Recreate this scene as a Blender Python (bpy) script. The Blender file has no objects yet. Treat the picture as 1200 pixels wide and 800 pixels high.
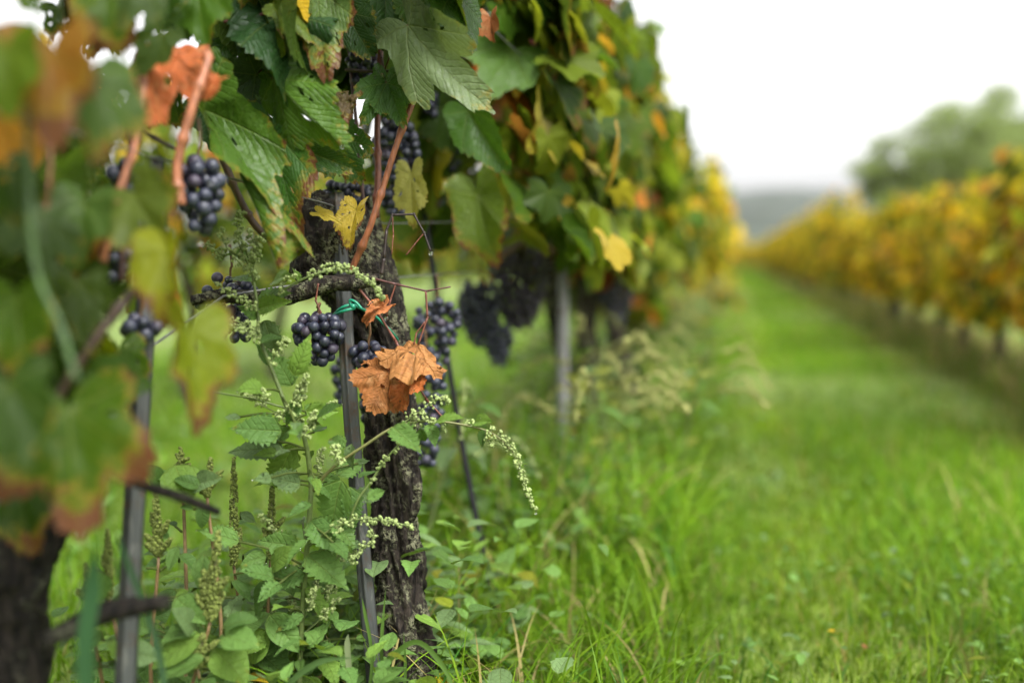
import bpy, math, random
import numpy as np
from mathutils import Vector, noise

R = math.radians
sc = bpy.context.scene
COL = sc.collection
rng = np.random.default_rng(11)
rnd = random.Random(5)

# ------------------------------------------------------------------ camera
CAM_H = 0.56
YAW, PITCH = R(12.6), R(4.9)
FPX = 35.0 / 36.0 * 1200.0
camd = bpy.data.cameras.new("camera")
camd.lens = 35.0
camd.sensor_width = 36.0
camd.clip_start = 0.02
camd.clip_end = 6000.0
camd.dof.use_dof = True
camd.dof.focus_distance = 1.10
camd.dof.aperture_fstop = 1.5
camd.dof.aperture_blades = 0
cam = bpy.data.objects.new("camera", camd)
COL.objects.link(cam)
cam.location = (0, 0, CAM_H)
cam.rotation_euler = (math.pi / 2 - PITCH, 0, YAW)
sc.camera = cam

# ------------------------------------------------------------------ sky, sun, exposure
SUN_EL, SUN_AZ = R(58), R(135)          # azimuth measured clockwise from +Y
w = bpy.data.worlds.new("World")
sc.world = w
w.use_nodes = True
nt = w.node_tree
nt.nodes.clear()
sky = nt.nodes.new("ShaderNodeTexSky")
sky.sky_type = 'NISHITA'
sky.sun_disc = False
sky.sun_elevation = SUN_EL
sky.sun_rotation = SUN_AZ
sky.air_density = 1.0
sky.dust_density = 5.0
sky.ozone_density = 1.0
hs = nt.nodes.new("ShaderNodeHueSaturation")
hs.inputs["Saturation"].default_value = 0.05
bg = nt.nodes.new("ShaderNodeBackground")
bg.inputs["Strength"].default_value = 0.15
out = nt.nodes.new("ShaderNodeOutputWorld")
nt.links.new(sky.outputs[0], hs.inputs["Color"])
nt.links.new(hs.outputs[0], bg.inputs["Color"])
nt.links.new(bg.outputs[0], out.inputs["Surface"])
sl = bpy.data.lights.new("sun", 'SUN')
sl.energy = 0.9
sl.angle = R(25)
sl.color = (1.0, 0.98, 0.95)
sun = bpy.data.objects.new("sun", sl)
COL.objects.link(sun)
sd = Vector((math.sin(SUN_AZ) * math.cos(SUN_EL), math.cos(SUN_AZ) * math.cos(SUN_EL), math.sin(SUN_EL)))
sun.rotation_euler = (-sd).to_track_quat('-Z', 'Y').to_euler()
sc.view_settings.view_transform = 'Standard'
sc.view_settings.look = 'None'
sc.view_settings.exposure = 1.75
sc.view_settings.gamma = 1.0
sc.view_settings.use_curve_mapping = False
sc.render.engine = 'CYCLES'
sc.cycles.use_denoising = True
sc.cycles.max_bounces = 8
sc.cycles.diffuse_bounces = 3
sc.cycles.glossy_bounces = 2
sc.cycles.transmission_bounces = 4
sc.cycles.volume_bounces = 0
sc.cycles.caustics_reflective = False
sc.cycles.caustics_refractive = False

# ------------------------------------------------------------------ helpers
A = np.array
cF = A([-math.sin(YAW) * math.cos(PITCH), math.cos(YAW) * math.cos(PITCH), -math.sin(PITCH)])
cR = A([math.cos(YAW), math.sin(YAW), 0.0])
cU = A([-math.sin(YAW) * math.sin(PITCH), math.cos(YAW) * math.sin(PITCH), math.cos(PITCH)])
C0 = A([0.0, 0.0, CAM_H])


def P(px, py, d):
    """world point of photo pixel (px, py) at depth d metres"""
    return C0 + d * (cF + cR * (px - 600) / FPX + cU * (400 - py) / FPX)


def PW(px, d):
    return px * d / FPX


def unit(v):
    v = np.asarray(v, float)
    return v / max(1e-9, np.linalg.norm(v))


class MB:
    def __init__(self):
        self.v, self.f, self.col, self.uv, self.age, self.n = [], [], [], [], [], 0

    def add(self, v, faces, col=(0.5, 0.5, 0.5), uv=None, age=0.0):
        """faces: list of integer arrays of shape (k, 3) or (k, 4)"""
        v = np.asarray(v, float)
        m = len(v)
        self.v.append(v)
        for f in faces:
            if len(f):
                self.f.append(np.asarray(f, int) + self.n)
        c = np.asarray(col, float)
        self.col.append(np.broadcast_to(c, (m, 3)))
        self.uv.append(np.full((m, 2), 9.0) if uv is None else np.asarray(uv, float))
        self.age.append(np.broadcast_to(np.asarray(age, float), (m,)))
        self.n += m

    def mesh(self, name, origin=(0, 0, 0), smooth=True):
        me = bpy.data.meshes.new(name)
        v = np.concatenate(self.v) - np.asarray(origin, float)
        me.vertices.add(len(v))
        me.vertices.foreach_set("co", v.ravel())
        tot = np.concatenate([np.full(len(f), f.shape[1]) for f in self.f])
        idx = np.concatenate([f.ravel() for f in self.f])
        me.loops.add(len(idx))
        me.loops.foreach_set("vertex_index", idx)
        me.polygons.add(len(tot))
        st = np.zeros(len(tot), int)
        st[1:] = np.cumsum(tot)[:-1]
        me.polygons.foreach_set("loop_start", st)
        me.update(calc_edges=True)
        col = np.ones((len(v), 4), np.float32)
        col[:, :3] = np.concatenate(self.col)
        a = me.attributes.new("tint", 'FLOAT_COLOR', 'POINT')
        a.data.foreach_set("color", col.ravel())
        uv3 = np.zeros((len(v), 3), np.float32)
        uv3[:, :2] = np.concatenate(self.uv)
        a = me.attributes.new("leafuv", 'FLOAT_VECTOR', 'POINT')
        a.data.foreach_set("vector", uv3.ravel())
        a = me.attributes.new("age", 'FLOAT', 'POINT')
        a.data.foreach_set("value", np.concatenate(self.age).astype(np.float32))
        if smooth:
            me.polygons.foreach_set("use_smooth", np.ones(len(tot), bool))
        me.validate()
        return me


def wloc(o):
    v = A(o.location)
    while o.parent:
        o = o.parent
        v = v + A(o.location)
    return v


def obj(name, mb, mat, parent=None, origin=(0, 0, 0), smooth=True):
    """one mesh object; vertices are given in world space"""
    org = wloc(parent) if parent else np.asarray(origin, float)
    me = mb.mesh(name, org, smooth)
    me.materials.append(mat)
    o = bpy.data.objects.new(name, me)
    COL.objects.link(o)
    if parent:
        o.parent = parent
    else:
        o.location = org
    return o


def thing(name, loc, label, cat, group=None):
    o = bpy.data.objects.new(name, None)
    o.empty_display_size = 0.05
    COL.objects.link(o)
    o.location = loc
    return tag(o, label, cat, group)


def tag(o, label=None, cat=None, group=None, kind=None):
    if label: o["label"] = label
    if cat: o["category"] = cat
    if group: o["group"] = group
    if kind: o["kind"] = kind
    return o


def copy_tree(o, parent=None):
    c = o.copy()
    COL.objects.link(c)
    if parent:
        c.parent = parent
    for ch in list(o.children):
        copy_tree(ch, c)
    return c


def smoothpath(pts, n):
    """Catmull-Rom through points, resampled to n points"""
    p = np.asarray(pts, float)
    if len(p) == 2:
        t = np.linspace(0, 1, n)[:, None]
        return p[0] * (1 - t) + p[1] * t
    p = np.vstack([2 * p[0] - p[1], p, 2 * p[-1] - p[-2]])
    m = len(p) - 3
    o = []
    for u in np.linspace(0, m - 1e-6, n):
        i = int(u)
        t = u - i
        a, b, c, d = p[i:i + 4]
        o.append(0.5 * (2 * b + (c - a) * t + (2 * a - 5 * b + 4 * c - d) * t * t + (3 * b - a - 3 * c + d) * t ** 3))
    return A(o)


def frames(path):
    T = np.gradient(path, axis=0)
    T /= np.linalg.norm(T, axis=1)[:, None] + 1e-12
    ref = A([1.0, 0, 0]) if abs(T[0][0]) < 0.8 else A([0, 1.0, 0])
    N = [unit(ref - T[0] * np.dot(ref, T[0]))]
    for i in range(1, len(path)):
        n = N[-1] - T[i] * np.dot(N[-1], T[i])
        N.append(unit(n))
    N = A(N)
    return T, N, np.cross(T, N)


def sweep(mb, path, prof, radius=1.0, col=(0.5, 0.5, 0.5), caps=True, age=0.0):
    """sweep a closed profile (k,2) along path with a radius per point"""
    path = np.asarray(path, float)
    T, N, B = frames(path)
    n, k = len(path), len(prof)
    rr = np.broadcast_to(np.asarray(radius, float), (n,))
    v = path[:, None, :] + rr[:, None, None] * (prof[None, :, 0, None] * N[:, None, :] + prof[None, :, 1, None] * B[:, None, :])
    v = v.reshape(-1, 3)
    i = np.arange(n - 1)[:, None] * k
    j = np.arange(k)[None, :]
    j2 = (j + 1) % k
    q = np.stack([i + j, i + j2, i + k + j2, i + k + j], -1).reshape(-1, 4)
    fs = [q]
    if caps:
        c0, c1 = len(v), len(v) + 1
        v = np.vstack([v, path[0], path[-1]])
        jj = np.arange(k)
        fs.append(np.stack([np.full(k, c0), (jj + 1) % k, jj], -1))
        fs.append(np.stack([np.full(k, c1), (n - 1) * k + jj, (n - 1) * k + (jj + 1) % k], -1))
    mb.add(v, fs, col, age=age)


def circ(k):
    a = np.linspace(0, 2 * np.pi, k, endpoint=False)
    return np.stack([np.cos(a), np.sin(a)], -1)


def tube(mb, pts, radius, k=8, n=None, col=(0.5, 0.5, 0.5), nodes=0):
    n = n or max(6, 5 * len(pts))
    path = smoothpath(pts, n)
    r = np.interp(np.linspace(0, 1, n), np.linspace(0, 1, len(radius)), radius) if np.ndim(radius) else np.full(n, radius)
    if nodes:
        u = np.linspace(0, nodes, n) % 1.0
        r = r * (1 + 0.45 * np.exp(-((u - 0.5) / 0.07) ** 2))
    sweep(mb, path, circ(k), r, col)


def sphere_arr(nu=10, nv=7):
    v, q, t = [(0, 0, 1)], [], []
    for j in range(1, nv):
        ph = math.pi * j / nv
        for i in range(nu):
            a = 2 * math.pi * i / nu
            v.append((math.sin(ph) * math.cos(a), math.sin(ph) * math.sin(a), math.cos(ph)))
    v.append((0, 0, -1))
    for i in range(nu):
        t.append((0, 1 + i, 1 + (i + 1) % nu))
        b = 1 + (nv - 2) * nu
        t.append((len(v) - 1, b + (i + 1) % nu, b + i))
    for j in range(nv - 2):
        for i in range(nu):
            a = 1 + j * nu
            q.append((a + i, a + nu + i, a + nu + (i + 1) % nu, a + (i + 1) % nu))
    return A(v, float) if False else np.array(v, float), np.array(q), np.array(t)


SPH_HI, SPH_LO, SPH_XS = sphere_arr(18, 12), sphere_arr(10, 7), sphere_arr(6, 4)


def ball(mb, c, r, sph=SPH_LO, col=(0.5, 0.5, 0.5)):
    mb.add(sph[0] * r + np.asarray(c), [sph[1], sph[2]], col)


def fbm(p, s, o=3):
    return noise.fractal(Vector((p[0] * s, p[1] * s, p[2] * s)), 1.0, 2.0, o)


# ------------------------------------------------------------------ materials
def mat(name):
    m = bpy.data.materials.new(name)
    m.use_nodes = True
    n = m.node_tree
    n.nodes.clear()
    o = n.nodes.new("ShaderNodeOutputMaterial")
    b = n.nodes.new("ShaderNodeBsdfPrincipled")
    n.links.new(b.outputs[0], o.inputs[0])
    return m, n, b, o


class G:
    """small node graph writer"""
    def __init__(self, tree):
        self.t = tree

    def put(self, sock, v):
        if hasattr(v, "is_linked") or hasattr(v, "links"):
            self.t.links.new(v, sock)
        else:
            sock.default_value = v

    def math(self, op, a, b=None, c=None, clamp=False):
        n = self.t.nodes.new("ShaderNodeMath")
        n.operation = op
        n.use_clamp = clamp
        for s, v in zip(n.inputs, (a, b, c)):
            if v is not None:
                self.put(s, v)
        return n.outputs[0]

    def noise(self, vec=None, scale=5.0, detail=3.0, rough=0.55, dist=0.0):
        n = self.t.nodes.new("ShaderNodeTexNoise")
        n.inputs["Scale"].default_value = scale
        n.inputs["Detail"].default_value = detail
        n.inputs["Roughness"].default_value = rough
        n.inputs["Distortion"].default_value = dist
        if vec is not None:
            self.t.links.new(vec, n.inputs["Vector"])
        return n.outputs["Fac"]

    def step(self, x, a, b, lo=0.0, hi=1.0):
        n = self.t.nodes.new("ShaderNodeMapRange")
        n.interpolation_type = 'SMOOTHSTEP'
        self.put(n.inputs["Value"], x)
        for k, v in (("From Min", a), ("From Max", b), ("To Min", lo), ("To Max", hi)):
            self.put(n.inputs[k], v)
        return n.outputs["Result"]

    def mix(self, f, a, b, mode='MIX'):
        n = self.t.nodes.new("ShaderNodeMix")
        n.data_type = 'RGBA'
        n.blend_type = mode
        self.put(n.inputs[0], f)
        for s, v in ((n.inputs[6], a), (n.inputs[7], b)):
            self.put(s, (*v, 1.0) if isinstance(v, tuple) and len(v) == 3 else v)
        return n.outputs[2]

    def attr(self, name, out="Color"):
        n = self.t.nodes.new("ShaderNodeAttribute")
        n.attribute_name = name
        return n.outputs[out]

    def coord(self, which="Object"):
        return self.t.nodes.new("ShaderNodeTexCoord").outputs[which]

    def scale(self, vec, s):
        n = self.t.nodes.new("ShaderNodeMapping")
        n.inputs["Scale"].default_value = s
        self.t.links.new(vec, n.inputs["Vector"])
        return n.outputs[0]

    def bump(self, h, strength, dist=0.001):
        n = self.t.nodes.new("ShaderNodeBump")
        n.inputs["Strength"].default_value = strength
        n.inputs["Distance"].default_value = dist
        self.t.links.new(h, n.inputs["Height"])
        return n.outputs[0]


def leaf_material(name, transl=0.35, rough=0.42, fine=True, dead=False, serr=11.0, spec=0.10):
    m, n, b, o = mat(name)
    g = G(n)
    base = g.attr("tint")
    age = g.attr("age", "Fac")
    uvn = n.nodes.new("ShaderNodeSeparateXYZ")
    n.links.new(g.attr("leafuv", "Vector"), uvn.inputs[0])
    x, y = uvn.outputs[0], uvn.outputs[1]
    posn = n.nodes.new("ShaderNodeNewGeometry")
    pos = posn.outputs["Position"]
    col = base
    # blotchy ageing: yellow, then brown
    nz = g.noise(pos, 95.0, 5.0, 0.72)
    rad = g.math('SQRT', g.math('ADD', g.math('MULTIPLY', x, x), g.math('MULTIPLY', y, y)))
    rin = g.math('LESS_THAN', rad, 5.0)
    rim = g.step(rad, 0.35, 0.9)
    lvl = g.math('ADD', g.math('MULTIPLY', rim, 0.30), nz)
    lvl = g.math('ADD', lvl, g.math('MULTIPLY', age, 0.42))
    if not dead:
        yel = g.math('MULTIPLY', g.math('MULTIPLY', g.step(lvl, 0.90, 1.08), 0.8), rin)
        col = g.mix(yel, col, (0.24, 0.18, 0.02))
        brn = g.math('MULTIPLY', g.step(lvl, 1.02, 1.10), rin)
        col = g.mix(brn, col, (0.11, 0.042, 0.018))
    else:
        col = g.mix(g.step(nz, 0.45, 0.7, 0.0, 0.6), col, (0.22, 0.075, 0.02))
        col = g.mix(g.step(g.noise(pos, 48.0, 5.0, 0.7), 0.52, 0.64, 0.0, 0.6), col, (0.11, 0.045, 0.016))
        col = g.mix(g.step(g.noise(pos, 75.0, 3.0, 0.6), 0.55, 0.72, 0.0, 0.5), col, (0.45, 0.25, 0.11))
    # veins from the leaf's own coordinates
    th = g.math('ABSOLUTE', g.math('ARCTAN2', x, y))
    d = None
    for a in (0.0, 0.90, 1.80):
        dd = g.math('ABSOLUTE', g.math('SUBTRACT', th, a))
        d = dd if d is None else g.math('MINIMUM', d, dd)
    d = g.math('MINIMUM', d, 1.4)
    bb = g.math('MULTIPLY', rad, g.math('SINE', d))
    aa = g.math('MULTIPLY', rad, g.math('COSINE', d))
    wid = g.math('SUBTRACT', 0.020, g.math('MULTIPLY', rad, 0.013))
    main = g.math('SUBTRACT', 1.0, g.step(bb, 0.0, wid))
    wob = g.math('MULTIPLY', g.math('SUBTRACT', g.noise(pos, 60.0, 2.0), 0.5), 0.10)
    fr = g.math('FRACT', g.math('MULTIPLY', g.math('ADD', wob, g.math('SUBTRACT', aa, g.math('MULTIPLY', bb, 0.85))), serr))
    tri = g.math('ABSOLUTE', g.math('SUBTRACT', fr, 0.5))
    sec = g.math('MULTIPLY', g.step(tri, 0.42, 0.5), 0.30)
    vein = g.math('MULTIPLY', g.math('MAXIMUM', main, sec), rin)
    if dead:
        col = g.mix(g.math('MULTIPLY', vein, 0.45), col, (0.17, 0.06, 0.018))
    else:
        pale = g.mix(0.5, col, (0.26, 0.30, 0.07))
        col = g.mix(g.math('MULTIPLY', vein, 0.45), col, pale)
        # leaf undersides are paler and matt
        under = g.mix(0.22, col, (0.14, 0.20, 0.035))
        col = g.mix(posn.outputs["Backfacing"], col, under)
    fn = g.noise(pos, 260.0, 2.0, 0.6)
    col = g.mix(g.step(fn, 0.35, 0.7, 0.0, 0.28), col, g.mix(0.6, col, (0.02, 0.03, 0.008)))
    n.links.new(col, b.inputs["Base Color"])
    b.inputs["Roughness"].default_value = rough
    b.inputs["Specular IOR Level"].default_value = spec if not dead else 0.12
    if fine:
        quilt = g.math('MULTIPLY', g.math('MINIMUM', bb, 0.12), 2.5)
        h = g.math('SUBTRACT', g.math('ADD', g.math('MULTIPLY', g.step(tri, 0.5, 0.25), 0.22), quilt), g.math('MULTIPLY', vein, 0.6))
        h = g.math('ADD', g.math('MULTIPLY', h, rin), g.math('MULTIPLY', g.noise(pos, 170.0, 3.0), 1.1))
        nb = g.bump(h, 0.75, 0.0022)
        n.links.new(nb, b.inputs["Normal"])
        n.links.new(g.step(g.noise(pos, 90.0, 2.0), 0.35, 0.65, rough - 0.12, rough + 0.15), b.inputs["Roughness"])
    tr = n.nodes.new("ShaderNodeBsdfTranslucent")
    tc = g.mix(1.0, col, (1.35, 1.3, 0.6), 'MULTIPLY') if not dead else col
    n.links.new(tc, tr.inputs[0])
    ms = n.nodes.new("ShaderNodeMixShader")
    ms.inputs[0].default_value = transl
    n.links.new(b.outputs[0], ms.inputs[1])
    n.links.new(tr.outputs[0], ms.inputs[2])
    n.links.new(ms.outputs[0], o.inputs[0])
    return m


def simple_leaf(name, transl=0.3, rough=0.4, spec=0.5):
    m, n, b, o = mat(name)
    g = G(n)
    col = g.attr("tint")
    n.links.new(col, b.inputs["Base Color"])
    b.inputs["Roughness"].default_value = rough
    b.inputs["Specular IOR Level"].default_value = spec
    tr = n.nodes.new("ShaderNodeBsdfTranslucent")
    n.links.new(col, tr.inputs[0])
    ms = n.nodes.new("ShaderNodeMixShader")
    ms.inputs[0].default_value = transl
    n.links.new(b.outputs[0], ms.inputs[1])
    n.links.new(tr.outputs[0], ms.inputs[2])
    n.links.new(ms.outputs[0], o.inputs[0])
    return m


def bark_material(name, dark, light, lichen, lich_amt=0.5):
    m, n, b, o = mat(name)
    g = G(n)
    c = g.coord("Object")
    st = g.scale(c, (1.0, 1.0, 0.16))
    fib = g.noise(st, 190.0, 5.0, 0.7, 0.6)
    big = g.noise(c, 38.0, 4.0, 0.6)
    col = g.mix(g.step(fib, 0.38, 0.68), dark, light)
    lm = g.math('MULTIPLY', g.step(big, 0.60 - 0.18 * lich_amt, 0.72 - 0.12 * lich_amt), g.step(g.noise(c, 210.0, 3.0, 0.6), 0.42, 0.56))
    col = g.mix(g.math('MULTIPLY', lm, 0.85), col, lichen)
    n.links.new(col, b.inputs["Base Color"])
    n.links.new(g.step(fib, 0.3, 0.7, 0.55, 0.85), b.inputs["Roughness"])
    b.inputs["Specular IOR Level"].default_value = 0.14
    h = g.math('ADD', g.math('MULTIPLY', fib, 1.0), g.math('MULTIPLY', g.math('MULTIPLY', lm, g.noise(c, 420.0, 2.0)), 1.2))
    n.links.new(g.bump(h, 1.0, 0.004), b.inputs["Normal"])
    return m


def tint_material(name, rough=0.5, spec=0.4, nscale=120.0, dark=0.5, metal=0.0, bump=0.3, stretch=None):
    m, n, b, o = mat(name)
    g = G(n)
    c = g.coord("Object")
    if stretch:
        c = g.scale(c, stretch)
    nz = g.noise(c, nscale, 4.0, 0.6)
    t = g.attr("tint")
    dk = g.mix(1.0, t, (dark, dark, dark), 'MULTIPLY')
    n.links.new(g.mix(g.step(nz, 0.35, 0.65), dk, t), b.inputs["Base Color"])
    b.inputs["Roughness"].default_value = rough
    b.inputs["Specular IOR Level"].default_value = spec
    b.inputs["Metallic"].default_value = metal
    if bump:
        n.links.new(g.bump(nz, bump, 0.001), b.inputs["Normal"])
    return m


def grape_material():
    m, n, b, o = mat("grape_skin")
    g = G(n)
    c = g.coord("Object")
    oi = n.nodes.new("ShaderNodeObjectInfo")
    off = n.nodes.new("ShaderNodeVectorMath")
    off.operation = 'ADD'
    n.links.new(c, off.inputs[0])
    n.links.new(oi.outputs["Location"], off.inputs[1])
    nz = g.noise(off.outputs[0], 130.0, 4.0, 0.65, 0.4)
    amt = g.step(g.math('ADD', nz, g.math('MULTIPLY', oi.outputs["Random"], 0.16)), 0.40, 0.84, 0.05, 0.66)
    col = g.mix(amt, (0.006, 0.006, 0.012), (0.062, 0.072, 0.115))
    col = g.mix(g.step(oi.outputs["Random"], 0.80, 1.0, 0.0, 0.7), col, g.mix(amt, (0.020, 0.006, 0.010), (0.075, 0.055, 0.085)))
    n.links.new(col, b.inputs["Base Color"])
    n.links.new(g.step(amt, 0.1, 0.7, 0.32, 0.62), b.inputs["Roughness"])
    b.inputs["Specular IOR Level"].default_value = 0.5
    return m


M_LEAF = leaf_material("vine_leaf", 0.36, 0.36, spec=0.22)
M_LEAF_FAR = leaf_material("vine_leaf_blurred", 0.50, 0.42, fine=False)
M_DEAD = leaf_material("dead_leaf", 0.22, 0.6, dead=True)
M_WEED = leaf_material("weed_leaf", 0.30, 0.45, serr=7.0)
M_GRASS = simple_leaf("grass_blade", 0.45, 0.40, 0.12)
M_TREE = simple_leaf("tree_leaf", 0.45, 0.6, 0.3)
M_BARK = bark_material("vine_bark", (0.006, 0.0045, 0.0035), (0.042, 0.033, 0.025), (0.21, 0.21, 0.125), 0.82)
M_BARK_FRONT = bark_material("dark_vine_bark", (0.0025, 0.002, 0.0016), (0.024, 0.019, 0.015), (0.09, 0.09, 0.06), 0.55)
M_BARK_GREY = bark_material("grey_vine_bark", (0.018, 0.014, 0.011), (0.095, 0.075, 0.058), (0.20, 0.20, 0.13), 0.5)
M_CANE = tint_material("cane", 0.5, 0.4, 240.0, 0.55, stretch=(1, 1, 0.25))
M_STEM = tint_material("green_stem", 0.5, 0.4, 200.0, 0.75, bump=0.15)
M_BUD = tint_material("bud", 0.7, 0.2, 500.0, 0.7, bump=0.2)
M_GRAPE = grape_material()
M_STEEL = tint_material("galvanised_steel", 0.6, 0.4, 60.0, 0.7, 0.3, 0.15, stretch=(1, 1, 0.06))
_n = M_STEEL.node_tree
_g = G(_n)
_b = [x for x in _n.nodes if x.type == 'BSDF_PRINCIPLED'][0]
_old = _b.inputs["Base Color"].links[0].from_socket
_c = _g.coord("Object")
_st = _g.math('MULTIPLY', _g.step(_g.noise(_c, 42.0, 5.0, 0.7), 0.52, 0.66), 0.8)
_col = _g.mix(_st, _old, (0.060, 0.034, 0.018))
_col = _g.mix(_g.step(_g.noise(_g.scale(_c, (1, 1, 0.3)), 130.0, 3.0), 0.56, 0.7, 0.0, 0.6), _col, (0.13, 0.13, 0.115))
_n.links.new(_col, _b.inputs["Base Color"])
M_WIRE = tint_material("steel_wire", 0.45, 0.5, 90.0, 0.6, 0.6, 0.0)
M_STAKE = tint_material("black_stake", 0.5, 0.15, 60.0, 0.6, 0.0, 0.1)
M_TIE = tint_material("green_plastic", 0.35, 0.5, 60.0, 0.85, 0.0, 0.0)
M_BARE = tint_material("tree_bark", 0.9, 0.2, 12.0, 0.5)


def water_material():
    m, n, b, o = mat("water")
    b.inputs["Base Color"].default_value = (1, 1, 1, 1)
    b.inputs["Roughness"].default_value = 0.0
    b.inputs["IOR"].default_value = 1.33
    b.inputs["Transmission Weight"].default_value = 1.0
    return m


M_WATER = water_material()

# ------------------------------------------------------------------ leaves
LOBE = ((0.0, 1.0), (0.90, 0.86), (-0.90, 0.86), (1.80, 0.66), (-1.80, 0.66))


EDGE = {}


def leaf_shape(na, nr, wl=0.62, teeth=0.085, tk=11.0, ph=0.0, jit=0.0, r_=None):
    """flat lobed vine leaf, petiole at the origin, midrib along +y to (0, 1)"""
    th = np.linspace(-math.pi + 0.10, math.pi - 0.10, na)
    s = 0
    for a, L in LOBE:
        LL = L * (1 + (jit * r_.uniform(-1, 1) if r_ is not None else 0))
        s = s + (LL * np.exp(-((th - a) / wl) ** 2)) ** 6
    r = s ** (1 / 6)
    saw = np.abs(((th * tk / 2 + ph) % 1.0) - 0.5) * 2
    saw2 = np.abs(((th * tk * 0.93 + ph * 3) % 1.0) - 0.5) * 2
    r = r * (1 + teeth * (saw - 0.5) + 0.5 * teeth * (saw2 - 0.5))
    ss = np.clip((math.pi - np.abs(th)) / 0.7, 0, 1)
    r = r * (0.18 + 0.82 * ss * ss * (3 - 2 * ss)) + 0.02
    f = (np.arange(1, nr + 1) / nr)
    f = f ** 0.85
    x = (f[:, None] * r * np.sin(th)).ravel()
    y = (f[:, None] * r * np.cos(th)).ravel()
    v = np.zeros((1 + na * nr, 3))
    v[1:, 0], v[1:, 1] = x, y
    i = np.arange(na - 1)
    t = np.stack([np.zeros(na - 1, int), 2 + i, 1 + i], -1)
    j = np.arange(nr - 1)[:, None] * na
    q = np.stack([1 + j + i, 2 + j + i, 2 + j + na + i, 1 + j + na + i], -1).reshape(-1, 4)
    EDGE[len(v)] = np.concatenate([[0], np.repeat((np.arange(1, nr + 1) / nr) ** 7, na)])
    return v, t, q


def ovate_shape(na, nr, wid=0.6, teeth=0.0, tk=7.0, rhomb=0.0):
    """simple leaf outline for the weeds: ovate, or rhombic and toothed (goosefoot)"""
    u = np.linspace(0, 1, na)
    w_ = np.sin(np.pi * u ** (0.75 if rhomb == 0 else 0.62)) ** (0.9 if rhomb == 0 else 1.15)
    w_ = w_ * wid / 2
    saw = ((u * tk) % 1.0)
    w_ = w_ * (1 - teeth * saw)
    g_ = np.linspace(-1, 1, nr)
    x = (w_[:, None] * g_).ravel()
    y = (np.repeat(u[:, None], nr, 1)).ravel()
    v = np.stack([x, y, 0 * x], -1)
    i = np.arange(na - 1)[:, None] * nr
    j = np.arange(nr - 1)[None, :]
    q = np.stack([i + j, i + j + 1, i + nr + j + 1, i + nr + j], -1).reshape(-1, 4)
    return v, np.zeros((0, 3), int), q


def shape3d(v, fold=0.2, cup=0.0, droop=0.3, ripple=0.05, rk=5.0, ph=0.0, crumple=0.0, seed=0, sidebend=0.0):
    x, y = v[:, 0].copy(), v[:, 1].copy()
    rad = np.hypot(x, y)
    th = np.arctan2(x, y)
    z = ripple * np.sin(rk * th + ph) * rad ** 1.5 + 0.4 * ripple * np.sin(2.3 * rk * th + 2 * ph) * rad ** 2 + cup * rad ** 2
    if crumple:
        o = seed * 7.1
        z = z + crumple * A([noise.noise(Vector((a * 3 + o, b * 3, o))) + 0.5 * noise.noise(Vector((a * 8 + o, b * 8, o))) for a, b in zip(x, y)])
    c, s = math.cos(fold), math.sin(fold)
    ax = np.abs(x)
    x2 = np.sign(x) * (ax * c - z * s)
    z2 = ax * s + z * c
    if abs(droop) > 1e-3:       # bend along the midrib
        k = droop
        a = k * y
        yy = np.sin(a) / k
        zz = -(1 - np.cos(a)) / k
        y2 = yy + z2 * np.sin(a)
        z3 = zz + z2 * np.cos(a)
    else:
        y2, z3 = y, z2
    x2 = x2 + sidebend * y * y
    return np.stack([x2, y2, z3], -1)


def basis(tipdir, normal):
    y = unit(tipdir)
    z = unit(np.asarray(normal) - y * np.dot(normal, y))
    return np.stack([np.cross(y, z), y, z])


def put_leaf(mb, base, tipdir, normal, size, flat, uv, faces, col, age=0.0, petiole=None, pcol=(0.10, 0.045, 0.02)):
    B = basis(tipdir, normal)
    if len(flat) in EDGE and age > -0.2:
        age = age + (0.12 + 0.5 * max(0, age)) * EDGE[len(flat)]
    mb.add(flat * size @ B + base, faces, col, uv, age)
    if petiole is not None:
        pts = [base, (base + petiole) / 2 + A([0, 0, 0.06 * np.linalg.norm(petiole - base)]), petiole]
        tube(mb, pts, 0.0013, 5, 6, pcol)


HI = [leaf_shape(170, 14, 0.64 + 0.08 * i, 0.09, 10.0 + i, i * 0.37, 0.10, rng) for i in range(5)]
MID = [leaf_shape(70, 5, 0.62 + 0.08 * i, 0.10, 8.0 + i, i * 0.37, 0.12, rng) for i in range(5)]
LOW = [leaf_shape(22, 3, 0.62 + 0.1 * i, 0.05, 3.0, i * 0.37, 0.12, rng) for i in range(3)]

GREEN = [(0.036, 0.078, 0.006), (0.050, 0.098, 0.007), (0.025, 0.056, 0.006), (0.070, 0.116, 0.007), (0.038, 0.066, 0.011)]
LIME = [(0.16, 0.20, 0.018), (0.21, 0.23, 0.020), (0.12, 0.18, 0.016)]
YEL = [(0.66, 0.44, 0.025), (0.70, 0.40, 0.020), (0.55, 0.44, 0.028)]
ORA = [(0.54, 0.21, 0.030), (0.52, 0.25, 0.035), (0.42, 0.12, 0.025)]
RED = [(0.15, 0.016, 0.014), (0.20, 0.035, 0.02)]
BRO = [(0.22, 0.095, 0.04), (0.30, 0.13, 0.055)]


def pick(pal, r_):
    """pal: list of (weight, colours)"""
    ws = A([p[0] for p in pal], float)
    g_ = pal[r_.choice(len(pal), p=ws / ws.sum())][1]
    c = A(g_[r_.integers(len(g_))])
    return np.clip(c * r_.uniform(0.78, 1.22) * r_.uniform(0.93, 1.07, 3), 0.004, 0.7)


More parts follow.
